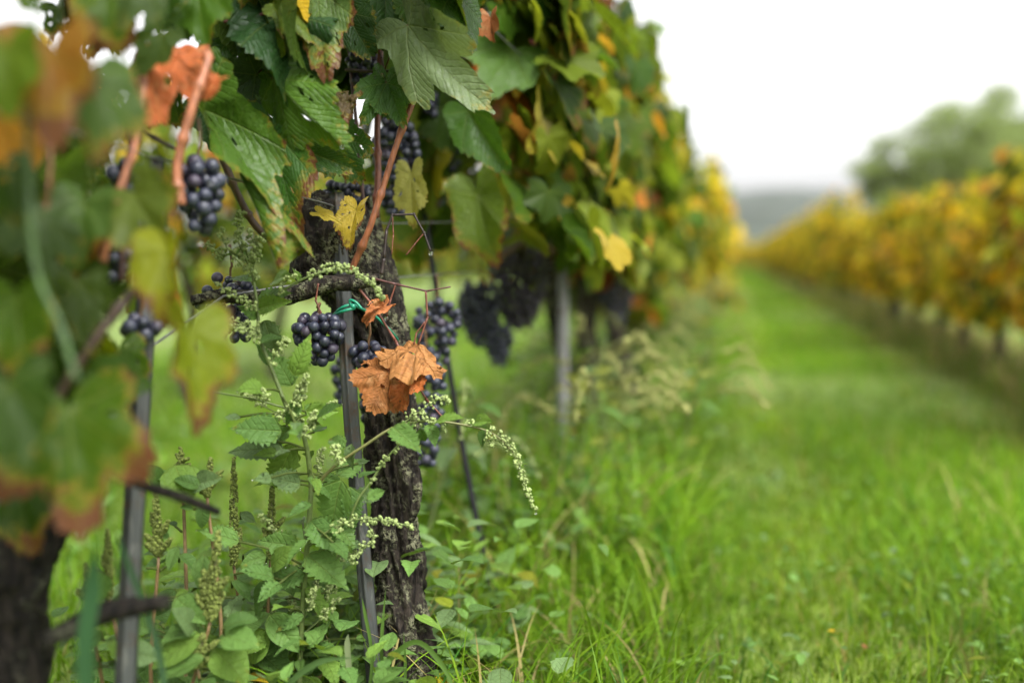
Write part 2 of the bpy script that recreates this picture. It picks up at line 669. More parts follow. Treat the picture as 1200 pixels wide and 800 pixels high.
PAL_GREEN = [(80, GREEN), (12, LIME), (2.5, YEL), (1.5, ORA), (1.2, RED), (1.5, BRO)]
YEL_D = [(0.36, 0.26, 0.03), (0.30, 0.25, 0.03)]
PAL_MID = [(46, GREEN), (36, LIME), (8, YEL_D), (5, ORA), (1.8, RED), (3.5, BRO)]
PAL_MIX = [(42, GREEN), (34, LIME), (12, YEL), (6, ORA), (1.5, RED), (2, BRO)]
PAL_YELLOW = [(14, GREEN), (40, LIME), (38, YEL), (8, ORA)]
LIME_P = [(0.30, 0.33, 0.03), (0.36, 0.34, 0.03)]
PAL_AUTUMN = [(10, GREEN), (18, LIME), (20, LIME_P), (46, YEL), (11, ORA), (.7, RED), (0.5, BRO)]


def canopy(mb, r_, n, t0, t1, xc, hw, z0, z1, pal, shapes, size=(0.085, 0.135), age=(-0.1, 0.5), keep=None, ragged=0.07):
    """n leaves hung through a hedge-like slab along the row (row runs along +Y, centre x = xc)"""
    done = tries = 0
    while done < n and tries < n * 6:
        tries += 1
        side = r_.choice([-1, 1])
        off = side * hw * math.sqrt(r_.uniform(0.05, 1)) * (1.45 if r_.random() < 0.07 else 1.0)
        t = r_.uniform(t0, t1)
        zt = z1 + ragged * math.sin(t * 5.3 + xc * 9) + ragged * 0.6 * math.sin(t * 13.1)
        z = z0 + (zt - z0) * r_.beta(1.1, 0.95)
        p = A([xc + off * (1 - 0.45 * max(0, (z - zt + 0.2) / 0.2)), t, z])
        if keep and not keep(p):
            continue
        s = r_.uniform(*size)
        tip = A([side * r_.uniform(0.0, 0.7), r_.uniform(-0.55, 0.55), -1 + r_.uniform(-0.2, 0.75)])
        nor = A([side * r_.uniform(0.3, 1.0), r_.uniform(-0.6, 0.6), r_.uniform(0.1, 0.9)])
        sh = shapes[r_.integers(len(shapes))]
        flat = shape3d(sh[0], r_.uniform(-0.1, 0.45), r_.uniform(-0.15, 0.1), r_.uniform(0.1, 1.0), r_.uniform(0.03, 0.1), r_.uniform(3, 6), r_.uniform(0, 6))
        put_leaf(mb, p, tip, nor, s, flat, sh[0][:, :2], sh[1:], pick(pal, r_), r_.uniform(*age))
        done += 1


# ------------------------------------------------------------------ setting: ground, hills, haze
def ground_material():
    m, n, b, o = mat("meadow_ground")
    g = G(n)
    c = g.coord("Object")
    a = g.noise(c, 0.9, 5.0, 0.6)
    d = g.noise(c, 14.0, 4.0, 0.65)
    col = g.mix(g.step(a, 0.35, 0.65), (0.09, 0.15, 0.014), (0.14, 0.19, 0.018))
    col = g.mix(g.step(d, 0.30, 0.62), (0.05, 0.075, 0.014), col)
    col = g.mix(g.step(g.noise(c, 3.5, 3.0), 0.60, 0.74, 0, 0.5), col, (0.16, 0.14, 0.06))
    n.links.new(col, b.inputs["Base Color"])
    b.inputs["Roughness"].default_value = 0.9
    n.links.new(g.bump(d, 0.6, 0.03), b.inputs["Normal"])
    return m


gm = MB()
gx = np.concatenate([[-1500, -300, -60], np.linspace(-8, 8, 33), [60, 300, 1500]])
gy = np.concatenate([[-60, -8], np.linspace(-2, 30, 65), [60, 150, 400, 900, 2500]])
X, Y = np.meshgrid(gx, gy)
near = np.exp(-(X / 12) ** 2) * np.exp(-((Y - 6) / 25) ** 2)
Zg = near * (0.018 * np.sin(X * 2.1 + 0.4) * np.cos(Y * 1.3) + 0.012 * np.sin(Y * 3.1 + X)) - 0.004
v = np.stack([X, Y, Zg], -1).reshape(-1, 3)
nx, ny = len(gx), len(gy)
i, j = np.meshgrid(np.arange(nx - 1), np.arange(ny - 1))
a0 = (j * nx + i).ravel()
gm.add(v, [np.stack([a0, a0 + 1, a0 + nx + 1, a0 + nx], -1)])
tag(obj("ground", gm, ground_material()), kind="structure")


def hill(name, dist, hgt, bearing, width, seed, colr):
    m, n, b, o = mat(name + "_woods")
    g = G(n)
    c = g.coord("Object")
    n.links.new(g.mix(g.step(g.noise(c, 0.035, 5.0, 0.6), 0.35, 0.65), colr, tuple(min(1, k * 2.2) for k in colr)), b.inputs["Base Color"])
    b.inputs["Roughness"].default_value = 0.95
    mb = MB()
    nu, nv = 160, 22
    cx, cy = dist * math.sin(bearing), dist * math.cos(bearing)
    V = []
    for jv in range(nv):
        for iu in range(nu):
            s = (iu / (nu - 1) - 0.5) * width
            q = (jv / (nv - 1) - 0.5) * 2
            x = cx + s * math.cos(bearing) + q * 150 * math.sin(bearing)
            y = cy - s * math.sin(bearing) + q * 150 * math.cos(bearing)
            env = max(0, 1 - (2 * s / width) ** 2) ** 0.5
            hh = hgt * env * (0.86 + 0.28 * noise.noise(Vector((s / 170 + seed, seed, 0))))
            z = hh * (1 - q * q) ** 0.8 if abs(q) < 1 else 0.0
            z += 2.6 * noise.noise(Vector((x / 9, y / 9, seed))) * (1 - q * q) * env
            V.append((x, y, z - 0.6))
    i, j = np.meshgrid(np.arange(nu - 1), np.arange(nv - 1))
    a0 = (j * nu + i).ravel()
    mb.add(A(V), [np.stack([a0, a0 + 1, a0 + nu + 1, a0 + nu], -1)])
    tag(obj(name, mb, m), kind="structure")


hill("wooded_hill", 620, 31, R(1.5), 1500, 3.3, (0.022, 0.028, 0.020))
hill("far_hill", 850, 54, R(-1.5), 1500, 8.1, (0.035, 0.042, 0.034))

hz = MB()
x0, x1, y0, y1, z0, z1 = -1000, 1000, -40, 1010, -5, 90
hz.add(A([(x, y, z) for z in (z0, z1) for y in (y0, y1) for x in (x0, x1)], float),
       [A([(0, 2, 3, 1), (4, 5, 7, 6), (0, 1, 5, 4), (2, 6, 7, 3), (0, 4, 6, 2), (1, 3, 7, 5)])])
hm = bpy.data.materials.new("rain_haze")
hm.use_nodes = True
hm.node_tree.nodes.clear()
ho = hm.node_tree.nodes.new("ShaderNodeOutputMaterial")
pv = hm.node_tree.nodes.new("ShaderNodeVolumePrincipled")
pv.inputs["Color"].default_value = (0.95, 0.95, 0.94, 1)
pv.inputs["Density"].default_value = 0.000038
hm.node_tree.links.new(pv.outputs[0], ho.inputs["Volume"])
tag(obj("haze", hz, hm, smooth=False), kind="stuff")

# ------------------------------------------------------------------ vines
ROW = -0.38            # x of the near row; the rows run along +Y
ROW_R, ROW_L = 1.26, -2.02


def bark_tube(mb, pts, radii, k=40, n=150, amp=0.25, seed=0.0, sq=0.15):
    path = smoothpath(pts, n)
    r = np.interp(np.linspace(0, 1, n), np.linspace(0, 1, len(radii)), radii)
    T, N, B = frames(path)
    a = np.linspace(0, 2 * np.pi, k, endpoint=False)
    V = []
    L = np.concatenate([[0], np.cumsum(np.linalg.norm(np.diff(path, axis=0), axis=1))])
    rm = max(radii)
    for i in range(n):
        for an in a:
            u = Vector((math.cos(an + L[i] * 5) * 2.6 + seed, math.sin(an + L[i] * 5) * 2.6, L[i] * 9))
            rid = 1 - abs(noise.fractal(u, 1.0, 2.1, 4)) * 1.7
            lump = noise.noise(Vector((math.cos(an) * 0.9 + seed, math.sin(an) * 0.9 + 5, L[i] * 17)))
            rr = r[i] + rm * amp * (rid - 0.55) * 0.6 + rm * sq * lump
            V.append(path[i] + rr * (math.cos(an) * N[i] + math.sin(an) * B[i]))
    V = A(V)
    i = np.arange(n - 1)[:, None] * k
    j = np.arange(k)[None, :]
    j2 = (j + 1) % k
    q = np.stack([i + j, i + j2, i + k + j2, i + k + j], -1).reshape(-1, 4)
    V = np.vstack([V, path[0], path[-1]])
    jj = np.arange(k)
    mb.add(V, [q, np.stack([np.full(k, len(V) - 2), (jj + 1) % k, jj], -1),
               np.stack([np.full(k, len(V) - 1), (n - 1) * k + jj, (n - 1) * k + (jj + 1) % k], -1)])


TOP = 1.10


def generic_vine(r_, pal, nleaf, shapes, length=0.8, low=False, size=(0.042, 0.078), zlow=0.52, hw=0.165, ztop=1.08, age=(-0.1, 0.5), ragged=0.07):
    """a vine standing at the origin, row along +Y"""
    root = bpy.data.objects.new("grapevine", None)
    COL.objects.link(root)
    s = r_.uniform(0, 90)
    mb = MB()
    lean = r_.uniform(-0.05, 0.05, 2)
    bark_tube(mb, [(0, 0, -0.03), (lean[0] * 0.5, lean[1], 0.18), (-lean[0], lean[1] * 0.3, 0.36), (0, 0, 0.52)],
              [0.036, 0.027, 0.026, 0.04], 12 if low else 24, 24 if low else 60, 0.3, s)
    obj("trunk", mb, M_BARK_GREY, root)
    for sgn in (-1, 1):
        mb = MB()
        tube(mb, [(0, 0, 0.50), (0.01, sgn * 0.12, 0.56), (0, sgn * length * 0.48, 0.53)], [0.012, 0.009, 0.006], 6, 14, (0.12, 0.06, 0.035))
        obj("cane", mb, M_CANE, root)
    if not low:
        for k in range(5):
            mb = MB()
            y = r_.uniform(-0.45, 0.45) * length
            tube(mb, [(0, y, 0.54), (r_.uniform(-.06, .06), y + r_.uniform(-.08, .08), 0.8), (r_.uniform(-.1, .1), y + r_.uniform(-.1, .1), 1.08)],
                 [0.0045, 0.004, 0.002], 6, 14, (0.20, 0.075, 0.03))
            obj("cane", mb, M_CANE, root)
    mb = MB()
    canopy(mb, r_, nleaf, -length * 0.55, length * 0.55, 0.0, hw, zlow + 0.04, ztop + 0.04, pal, shapes, size, age, ragged=ragged)
    obj("foliage", mb, M_LEAF_FAR, root)
    return root


def place(proto, used, x, y, flip, s, label, group):
    o = copy_tree(proto) if used else proto
    o.location = (x, y, 0)
    o.rotation_euler = (0, 0, math.pi if flip else 0)
    o.scale = (s, s if abs(s) else 1, s)
    tag(o, label, "grapevine", group)
    return o


def row_of(protos, x, ts, label, group, usedset, smin=0.94, smax=1.06):
    for k, t in enumerate(ts):
        i = k % len(protos) if k % 5 else int(rng.integers(len(protos)))
        key = id(protos[i])
        place(protos[i], key in usedset, x + rng.uniform(-0.03, 0.03), t, rng.random() < 0.5, rng.uniform(smin, smax),
              label(k, t) if callable(label) else label, group)
        usedset.add(key)


used = set()
pg = [generic_vine(np.random.default_rng(20 + k), PAL_MID, 620, MID, zlow=0.49, ragged=0.12, hw=0.145, ztop=1.05) for k in range(3)]
pm = [generic_vine(np.random.default_rng(70 + k), PAL_MIX, 620, MID, zlow=0.32, ragged=0.13, hw=0.165, ztop=1.04) for k in range(3)]
py = [generic_vine(np.random.default_rng(30 + k), PAL_YELLOW, 420, LOW, low=True, zlow=0.16, hw=0.21, ztop=1.13, age=(-0.6, -0.2), ragged=0.11) for k in range(4)]
pa = [generic_vine(np.random.default_rng(40 + k), PAL_AUTUMN, 680, LOW, low=True, size=(0.048, 0.082), zlow=0.25, hw=0.19, ztop=0.85, age=(-0.6, -0.2), ragged=0.11) for k in range(6)]
pb = [generic_vine(np.random.default_rng(50 + k), PAL_MID, 320, LOW, low=True, zlow=0.35) for k in range(4)]
# near row beyond the middle vine
NEAR_L = ["green grapevine with the tall blurred clusters beneath it, next behind the middle trunk",
          "green grapevine behind the blurred grey post, third trunk along the near row",
          "green grapevine with a bent trunk and one red leaf, fourth along the near row"]
for k, (t, xo) in enumerate(((1.98, -0.02), (2.66, 0.0), (3.02, 0.05))):
    if k == 0:
        continue
    place(pg[k], False, ROW + xo, t, k == 2, 1.0, NEAR_L[k], "grapevines of the near row")
    used.add(id(pg[k]))
ts = np.arange(3.75, 7.0, 0.74)
row_of(pm, ROW - 0.02, ts, "green and lime grapevine in the blurred middle stretch of the near row", "middle vines of the near row", used)
ts = np.arange(7.2, 38, 0.78)
row_of(py, ROW + 0.08, ts, "small yellow-green grapevine far along the near row towards the hill", "far vines of the near row", used)
ts = np.arange(2.9, 12.5, 0.76)
row_of(pa, ROW_R, ts, "orange and yellow autumn grapevine in the row across the grass path", "front vines of the orange row", used, 0.92, 1.0)
ts = np.arange(12.6, 42, 0.78)
row_of(pa[:2] + py[:3], ROW_R, ts, "small orange-yellow grapevine at the far end of the row across the grass path", "far vines of the orange row", used)
ts = np.arange(1.0, 12, 0.8)
row_of(pb, ROW_L, ts, "green grapevine in the back row seen through gaps under the near leaves", "vines of the back row", used)

# ---------------------------------------------------------------- middle (hero) vine
root = thing("grapevine", P(478, 808, 1.17) * A([1, 1, 0]), "middle grapevine with thick gnarled lichen-spotted trunk in focus beside the steel post", "grapevine", "grapevines of the near row")
MID_V = root
mb = MB()
bark_tube(mb, [P(484, 900, 1.15), P(472, 760, 1.15), P(468, 690, 1.155), P(462, 620, 1.16), P(461, 560, 1.165), P(460, 490, 1.17), P(450, 420, 1.18), P(428, 350, 1.18), P(400, 300, 1.19), P(385, 255, 1.20)],
          [0.032, 0.029, 0.0255, 0.0235, 0.026, 0.027, 0.026, 0.036, 0.054, 0.040], 80, 320, 0.42, 2.0, 0.24)
obj("trunk", mb, M_BARK, root)
# knobbly head of the trunk with old pruning scars
mb = MB()
hr = np.random.default_rng(3)
V = []
sp = sphere_arr(64, 44)
ctr = P(385, 285, 1.17)
for q in sp[0]:
    nn = noise.fractal(Vector((q[0] * 2.4, q[1] * 2.4, q[2] * 2.4 + 4)), 0.8, 2.1, 5)
    cell = noise.voronoi(Vector((q[0] * 3.2, q[1] * 3.2, q[2] * 3.2)))[0][0]
    V.append(ctr + (cR * q[0] * 0.050 + cU * q[2] * 0.060 + cF * q[1] * 0.045) * (0.95 + 0.22 * nn + 0.22 * (0.45 - cell)))
mb.add(A(V), [sp[1], sp[2]])
obj("burl", mb, M_BARK, root)
mb = MB()
bark_tube(mb, [P(450, 415, 1.20), P(455, 370, 1.21), P(448, 325, 1.22), P(436, 270, 1.23), P(432, 220, 1.24)], [0.028, 0.020, 0.017, 0.012, 0.008], 24, 70, 0.3, 8.0)
obj("arm", mb, M_BARK, root)
mb = MB()
bark_tube(mb, [P(445, 327, 1.10), P(415, 331, 1.10), P(380, 333, 1.10), P(340, 347, 1.10), P(300, 350, 1.09), P(262, 347, 1.07), P(225, 352, 1.05)],
          [0.006, 0.009, 0.009, 0.0095, 0.009, 0.007, 0.005], 14, 90, 0.5, 5.0)
obj("arm", mb, M_BARK, root)
CANE = (0.25, 0.085, 0.035)


def cane(pts, wpx, parent, col=CANE, nodes=3, name="cane", k=8, taper=0.8):
    mb = MB()
    w3 = [P(*p) for p in pts]
    r = PW(wpx, pts[len(pts) // 2][2]) / 2
    tube(mb, w3, [r, r * (1 + taper) / 2, r * taper], k, 12 * len(pts), col, nodes)
    return obj(name, mb, M_CANE, parent)


cane([(411, 318, 1.12), (432, 270, 1.11), (448, 222, 1.11), (468, 160, 1.11), (494, 92, 1.12), (505, 40, 1.14)], 8.5, root, nodes=4)
cane([(440, 255, 1.16), (443, 205, 1.16), (442, 150, 1.17), (446, 60, 1.18)], 9, root, (0.16, 0.05, 0.025))
cane([(328, 290, 1.06), (300, 265, 1.05), (282, 235, 1.04), (262, 190, 1.03), (247, 150, 1.03), (236, 95, 1.04)], 9, root, (0.075, 0.04, 0.022), nodes=5)
cane([(275, 215, 1.06), (258, 170, 1.06), (243, 130, 1.07), (240, 60, 1.08)], 5, root, (0.06, 0.035, 0.02))
cane([(325, 6, 1.02), (300, 20, 1.02), (262, 26, 1.02)], 5, root, (0.12, 0.03, 0.03), nodes=0)
cane([(427, 250, 1.2), (418, 150, 1.2), (412, 90, 1.2), (406, 20, 1.2)], 5, root, (0.09, 0.04, 0.03))
cane([(404, 82, 1.17), (440, 84, 1.17), (478, 82, 1.16)], 4, root, (0.05, 0.03, 0.02), nodes=0)
# dry tendrils and leafless stalks
DK, RB = (0.03, 0.018, 0.014), (0.16, 0.05, 0.03)


def stalk(pts, w0, w1, parent, col, name="stalk"):
    mb = MB()
    p3 = A([P(*p) for p in pts])
    n = len(pts)
    for a in range(n - 1):
        ra, rb = [PW(w0 + (w1 - w0) * (a + q) / (n - 1), pts[0][2]) / 2 for q in (0, 1)]
        tube(mb, [p3[a], p3[a + 1]], [ra * 1.15, (ra + rb) / 2 * 0.85, rb * 1.15], 7, 7, col)
    for q in p3[1:-1]:
        ball(mb, q, PW(w0 + w1, pts[0][2]) / 4 * 1.35, SPH_LO, col)
    return obj(name, mb, M_CANE, parent)


stalk([(447, 322, 1.09), (450, 303, 1.09), (453, 270, 1.09), (460, 252, 1.09), (485, 251, 1.09), (497, 273, 1.09), (505, 295, 1.09)], 4.0, 2.0, root, DK)
stalk([(497, 273, 1.09), (487, 285, 1.09), (476, 299, 1.09)], 1.8, 1.3, root, RB)
stalk([(460, 253, 1.09), (461, 275, 1.09), (459, 298, 1.09)], 1.6, 1.2, root, RB)
stalk([(440, 327, 1.09), (464, 333, 1.085), (500, 341, 1.08), (528, 336, 1.08)], 3.0, 1.8, root, (0.09, 0.035, 0.03))
stalk([(499, 341, 1.08), (501, 372, 1.08), (490, 404, 1.08)], 2.6, 2.4, root, RB)
stalk([(498, 377, 1.08), (488, 390, 1.08), (485, 404, 1.08)], 1.8, 1.8, root, RB)
stalk([(464, 333, 1.085), (458, 350, 1.085), (453, 371, 1.085)], 2.2, 1.8, root, RB)
stalk([(418, 335, 1.1), (440, 362, 1.1), (464, 400, 1.1), (482, 440, 1.1), (500, 468, 1.1), (520, 490, 1.1)], 3.6, 2.2, root, RB)
stalk([(373, 332, 1.09), (370, 352, 1.09), (376, 366, 1.09), (372, 378, 1.09)], 2.2, 2.0, root, RB)

# ---------- leaves that are named one by one
def hero(base, tip, parent, col, age=0.1, fold=0.25, droop=0.4, roll=0.0, tilt=0.0, shp=0, ripple=0.05, cup=0.0, wide=1.0,
         pet=None, label=None, matr=None, crumple=0.0, shapes=HI, flip=False, sidebend=0.0, name="leaf", top=False, size_mul=1.0, group=None):
    """a leaf from its stalk pixel to its tip pixel: (px, py, depth) each; roll turns the blade about its midrib"""
    if not top:
        wide = wide * 0.78
    b, t = P(*base), P(*tip)
    d = t - b
    size = np.linalg.norm(d) * (1 + 0.12 * droop * droop) * size_mul
    view = unit(C0 - (b + t) / 2)
    y = unit(d)
    n0 = unit(view - y * np.dot(view, y))
    s0 = np.cross(y, n0)
    nor = math.cos(roll) * n0 + math.sin(roll) * s0
    if flip:
        nor = -nor
    sh = shapes[shp % len(shapes)]
    fl = shape3d(sh[0] * A([wide, 1, 1]), fold, cup, droop, ripple * 1.25, 5.0, shp * 1.3, crumple or 0.035, shp, sidebend)
    # keep the tip where it was asked for: rotate the bend back
    tipv = shape3d(A([[0.0, 1.0, 0.0]]), 0, 0, droop, 0)[0]
    ang = math.atan2(tipv[2], tipv[1])
    c, s = math.cos(-ang), math.sin(-ang)
    fl = np.stack([fl[:, 0], fl[:, 1] * c - fl[:, 2] * s, fl[:, 1] * s + fl[:, 2] * c], -1) / np.hypot(tipv[1], tipv[2])
    mb = MB()
    fs = []
    for f in sh[1:]:
        c = sh[0][f].mean(1)
        ok = A([noise.noise(Vector((a * 7 + shp * 3.3 + base[0], e * 7, base[1]))) < (0.56 if age > 0.12 or top else 9) for a, e in c[:, :2]]) if shapes is HI else np.ones(len(f), bool)
        fs.append(f[ok])
    put_leaf(mb, b, y, nor, np.linalg.norm(d) * size_mul, fl, sh[0][:, :2], fs, col, age, P(*pet) if pet else None)
    if top:
        o = obj(name, mb, matr or M_DEAD, None, b)
    else:
        o = obj(name, mb, matr or M_LEAF, parent)
    if label and not top:
        o["label"] = label
    return o


G1, G2, G3, G4, G5 = GREEN
hero((478, 30, 1.06), (583, 136, 1.02), root, (0.12, 0.165, 0.07), 0.15, 0.30, 0.6, 0.35, shp=0, ripple=0.09, wide=0.58, pet=(450, 84, 1.16), label="pale grey-green leaf with pinkish toothed edge")
hero((238, 128, 1.00), (330, 292, 0.99), root, (0.055, 0.115, 0.012), 0.30, 0.95, 0.35, -0.55, shp=1, ripple=0.11, wide=0.58, pet=(262, 190, 1.03), label="large folded green leaf with spotted half and pale hanging flap")
hero((320, 150, 1.03), (352, 282, 1.03), root, (0.040, 0.105, 0.016), 0.55, 0.2, 0.3, 0.35, shp=2, wide=0.55, pet=(300, 150, 1.05))
hero((320, 92, 1.01), (401, 170, 0.99), root, (0.065, 0.135, 0.014), 0.15, -0.45, 0.5, 0.3, shp=3, wide=0.75, pet=(300, 100, 1.06))
hero((325, 18, 1.03), (352, 108, 1.00), root, (0.022, 0.058, 0.016), 0.0, 0.35, 0.5, -0.1, shp=4, ripple=0.12, pet=(322, 8, 1.03), label="dark puckered leaf with grey rim")
hero((372, -12, 1.02), (386, 86, 1.0), root, (0.085, 0.14, 0.035), 0.5, 0.15, 0.3, 0.35, shp=1, pet=(345, -10, 1.05), wide=0.8)
hero((330, 8, 1.0), (372, 55, 1.0), root, (0.10, 0.15, 0.02), 0.4, -0.4, 0.3, -0.6, shp=0, wide=0.7)
hero((300, 88, 1.04), (250, 124, 1.05), root, (0.045, 0.075, 0.035), 0.2, 0.3, 0.3, 0.0, shp=2, pet=(312, 80, 1.06))
hero((280, 30, 1.05), (300, 112, 1.06), root, (0.038, 0.085, 0.022), 0.3, 0.2, 0.4, 0.2, shp=3)
hero((345, 172, 1.06), (408, 196, 1.06), root, (0.042, 0.09, 0.022), 0.2, 0.5, 0.4, 0.0, shp=4, wide=0.7, pet=(330, 185, 1.07))
hero((452, 98, 1.12), (420, 150, 1.1), root, (0.048, 0.11, 0.02), 0.2, 0.3, 0.5, 0.0, shp=0, wide=0.75, pet=(445, 60, 1.18))
hero((454, 98, 1.12), (474, 150, 1.1), root, (0.048, 0.11, 0.02), 0.2, 0.3, 0.5, 0.0, shp=2, wide=0.75)
hero((408, 118, 1.04), (402, 148, 1.03), root, (0.10, 0.07, 0.035), 0.7, 0.6, 1.0, 0.3, shp=1, crumple=0.2, label="small crisped brown and grey leaf end")
hero((418, 246, 1.10), (410, 290, 1.09), root, (0.40, 0.29, 0.03), 0.45, 0.5, 0.5, 0.6, shp=3, wide=0.8, label="small yellow leaf with brown centre below the cane")
hero((374, 250, 1.08), (398, 262, 1.08), root, (0.42, 0.32, 0.04), 0.3, 0.4, 0.4, -0.6, shp=1, wide=0.6)
hero((482, 205, 1.25), (486, 268, 1.25), root, (0.32, 0.30, 0.07), 0.2, 0.3, 0.3, 0.4, shp=2, wide=0.6)
hero((405, 14, 1.08), (432, 62, 1.08), root, (0.03, 0.07, 0.018), 0.2, 0.2, 0.3, 0.2, shp=4)
hero((500, -8, 1.10), (540, 50, 1.08), root, (0.055, 0.115, 0.018), 0.3, 0.2, 0.4, 0.3, shp=3)
hero((452, -14, 1.12), (448, 62, 1.12), root, (0.028, 0.07, 0.014), 0.1, 0.2, 0.4, -0.3, shp=0)
hero((258, 118, 1.09), (325, 180, 1.08), root, (0.03, 0.075, 0.016), 0.1, 0.2, 0.3, 0.0, shp=1)
hero((395, 160, 1.14), (425, 215, 1.14), root, (0.04, 0.095, 0.02), 0.3, 0.2, 0.4, 0.3, shp=2)
hero((560, 228, 1.45), (585, 322, 1.45), root, (0.085, 0.13, 0.012), 0.45, 0.35, 0.4, 0.4, shp=3, shapes=MID, wide=0.7)
hero((548, 130, 1.34), (590, 195, 1.32), root, (0.045, 0.105, 0.012), 0.1, 0.35, 0.5, 0.3, shp=4, wide=0.7, shapes=MID)
hero((600, 60, 1.5), (560, 120, 1.45), root, (0.07, 0.14, 0.02), 0.1, 0.25, 0.4, 0.1, shp=1, shapes=MID)
hero((622, 28, 1.7), (610, 76, 1.7), root, (0.15, 0.016, 0.014), 0.2, 0.4, 0.4, 0.3, shp=2, shapes=MID, label="dark red leaf high in the foliage")
hero((575, 22, 1.2), (580, 52, 1.2), root, (0.26, 0.09, 0.03), 0.2, 0.7, 0.9, 0.3, shp=2, shapes=MID, matr=M_DEAD, label="small dry brown curled leaf")
hero((592, 185, 1.7), (580, 208, 1.7), root, (0.36, 0.15, 0.06), 0.2, 0.5, 0.9, 0.3, shp=0, shapes=MID)

# filler leaves behind and above, kept out of the fruit window
def keep_mid(p):
    q = p - C0
    d = float(np.dot(q, cF))
    if d < 0.3:
        return False
    px, py_ = 600 + FPX * float(np.dot(q, cR)) / d, 400 - FPX * float(np.dot(q, cU)) / d
    if px > 545 and d < 1.5:
        return False
    if p[0] > ROW - 0.03 or d < 1.3:                     # face towards the path
        lim = np.interp(px, [90, 240, 330, 420, 480, 540, 600, 700], [40, 0, 10, -20, 0, 10, 20, 30])
        return py_ < lim and not (d < 0.98)
    return py_ < np.interp(px, [100, 250, 420, 500, 600], [130, 130, 90, 140, 240])


mb = MB()
r2 = np.random.default_rng(77)
canopy(mb, r2, 430, 0.80, 1.62, ROW, 0.17, 0.54, 1.06, PAL_GREEN, MID, (0.05, 0.082), (-0.1, 0.45), keep_mid)
obj("foliage", mb, M_LEAF, root)

# the vine between the middle trunk and the grey post: trunk hidden in weeds
root2 = thing("grapevine", (ROW - 0.05, 1.98, 0), NEAR_L[0], "grapevine", "grapevines of the near row")
mb = MB()
canopy(mb, r2, 600, 1.46, 2.45, ROW, 0.15, 0.57, 1.10, PAL_MID, MID, (0.042, 0.078), (-0.1, 0.5), ragged=0.12)
obj("foliage", mb, M_LEAF_FAR, root2)
mb = MB()
bark_tube(mb, [P(668, 400, 2.42) * A([1, 1, 0]) + A([0, 0, -0.03]), P(664, 400, 2.42) * A([1, 1, 0]) + A([0, 0, 0.25]), (ROW - 0.05, 2.25, 0.56)], [0.024, 0.018, 0.02], 20, 40, 0.3, 11)
obj("trunk", mb, M_BARK, root2)
for sg in (-1, 1):
    mb = MB()
    tube(mb, [(ROW - 0.05, 1.98, 0.54), (ROW, 1.98 + sg * 0.2, 0.58), (ROW, 1.98 + sg * 0.42, 0.55)], [0.009, 0.007, 0.005], 6, 14, (0.12, 0.06, 0.03))
    obj("cane", mb, M_CANE, root2)
for o in list(COL.objects):
    pass
# drop the unused prototype
for ch in list(pg[0].children):
    pass

# ---------------------------------------------------------------- front vine, out of focus
root3 = thing("grapevine", P(8, 1020, 0.82) * A([1, 1, 0]), "foreground grapevine with a dark stout trunk and big blurred leaves in the corner", "grapevine", "grapevines of the near row")
mb = MB()
bark_tube(mb, [P(-8, 1180, 0.82), P(-10, 1000, 0.82), P(-4, 800, 0.82), P(-12, 700, 0.82), P(10, 600, 0.83), P(28, 500, 0.83), P(20, 420, 0.83)], [0.045, 0.045, 0.042, 0.044, 0.048, 0.04, 0.025], 48, 130, 0.3, 21)
obj("trunk", mb, M_BARK_FRONT, root3)
mb = MB()
bark_tube(mb, [P(50, 752, 0.74), P(110, 722, 0.76), P(150, 712, 0.77), P(200, 704, 0.78)], [0.006, 0.008, 0.0075, 0.005], 14, 40, 0.4, 33)
obj("spur", mb, M_BARK_FRONT, root3)
mb = MB()
bark_tube(mb, [P(100, 540, 0.75), P(165, 568, 0.8), P(205, 580, 0.82), P(256, 600, 0.85)], [0.0035, 0.0035, 0.004, 0.003], 10, 40, 0.4, 35)
obj("spur", mb, M_BARK_FRONT, root3)
cane([(212, 240, 0.85), (208, 195, 0.85), (224, 130, 0.85), (242, 78, 0.86), (244, 62, 0.87)], 12, root3, (0.33, 0.12, 0.055), nodes=4)
cane([(112, 352, 0.80), (124, 290, 0.80), (140, 225, 0.80), (165, 140, 0.82), (168, 50, 0.84)], 10, root3, (0.33, 0.12, 0.055), nodes=4)
cane([(104, 140, 0.84), (125, 112, 0.85), (150, 90, 0.86), (170, 40, 0.88)], 7, root3, (0.10, 0.045, 0.04), nodes=3)
cane([(126, 128, 0.88), (160, 150, 0.88), (200, 172, 0.89), (215, 178, 0.9)], 6, root3, (0.06, 0.04, 0.03), nodes=3)
cane([(142, 330, 0.82), (145, 240, 0.82), (152, 180, 0.82), (160, 150, 0.82)], 7, root3, (0.05, 0.02, 0.015), nodes=3)
cane([(60, 480, 0.72), (110, 400, 0.72), (165, 330, 0.74), (200, 290, 0.76)], 12, root3, (0.06, 0.035, 0.025))
cane([(52, 260, 0.7), (58, 215, 0.7), (60, 170, 0.7)], 5, root3, (0.24, 0.09, 0.06), nodes=0)
cane([(90, 445, 0.62), (70, 380, 0.62), (40, 300, 0.62), (30, 100, 0.62)], 8, root3, (0.06, 0.11, 0.03), nodes=2)
OG = (0.26, 0.10, 0.025)
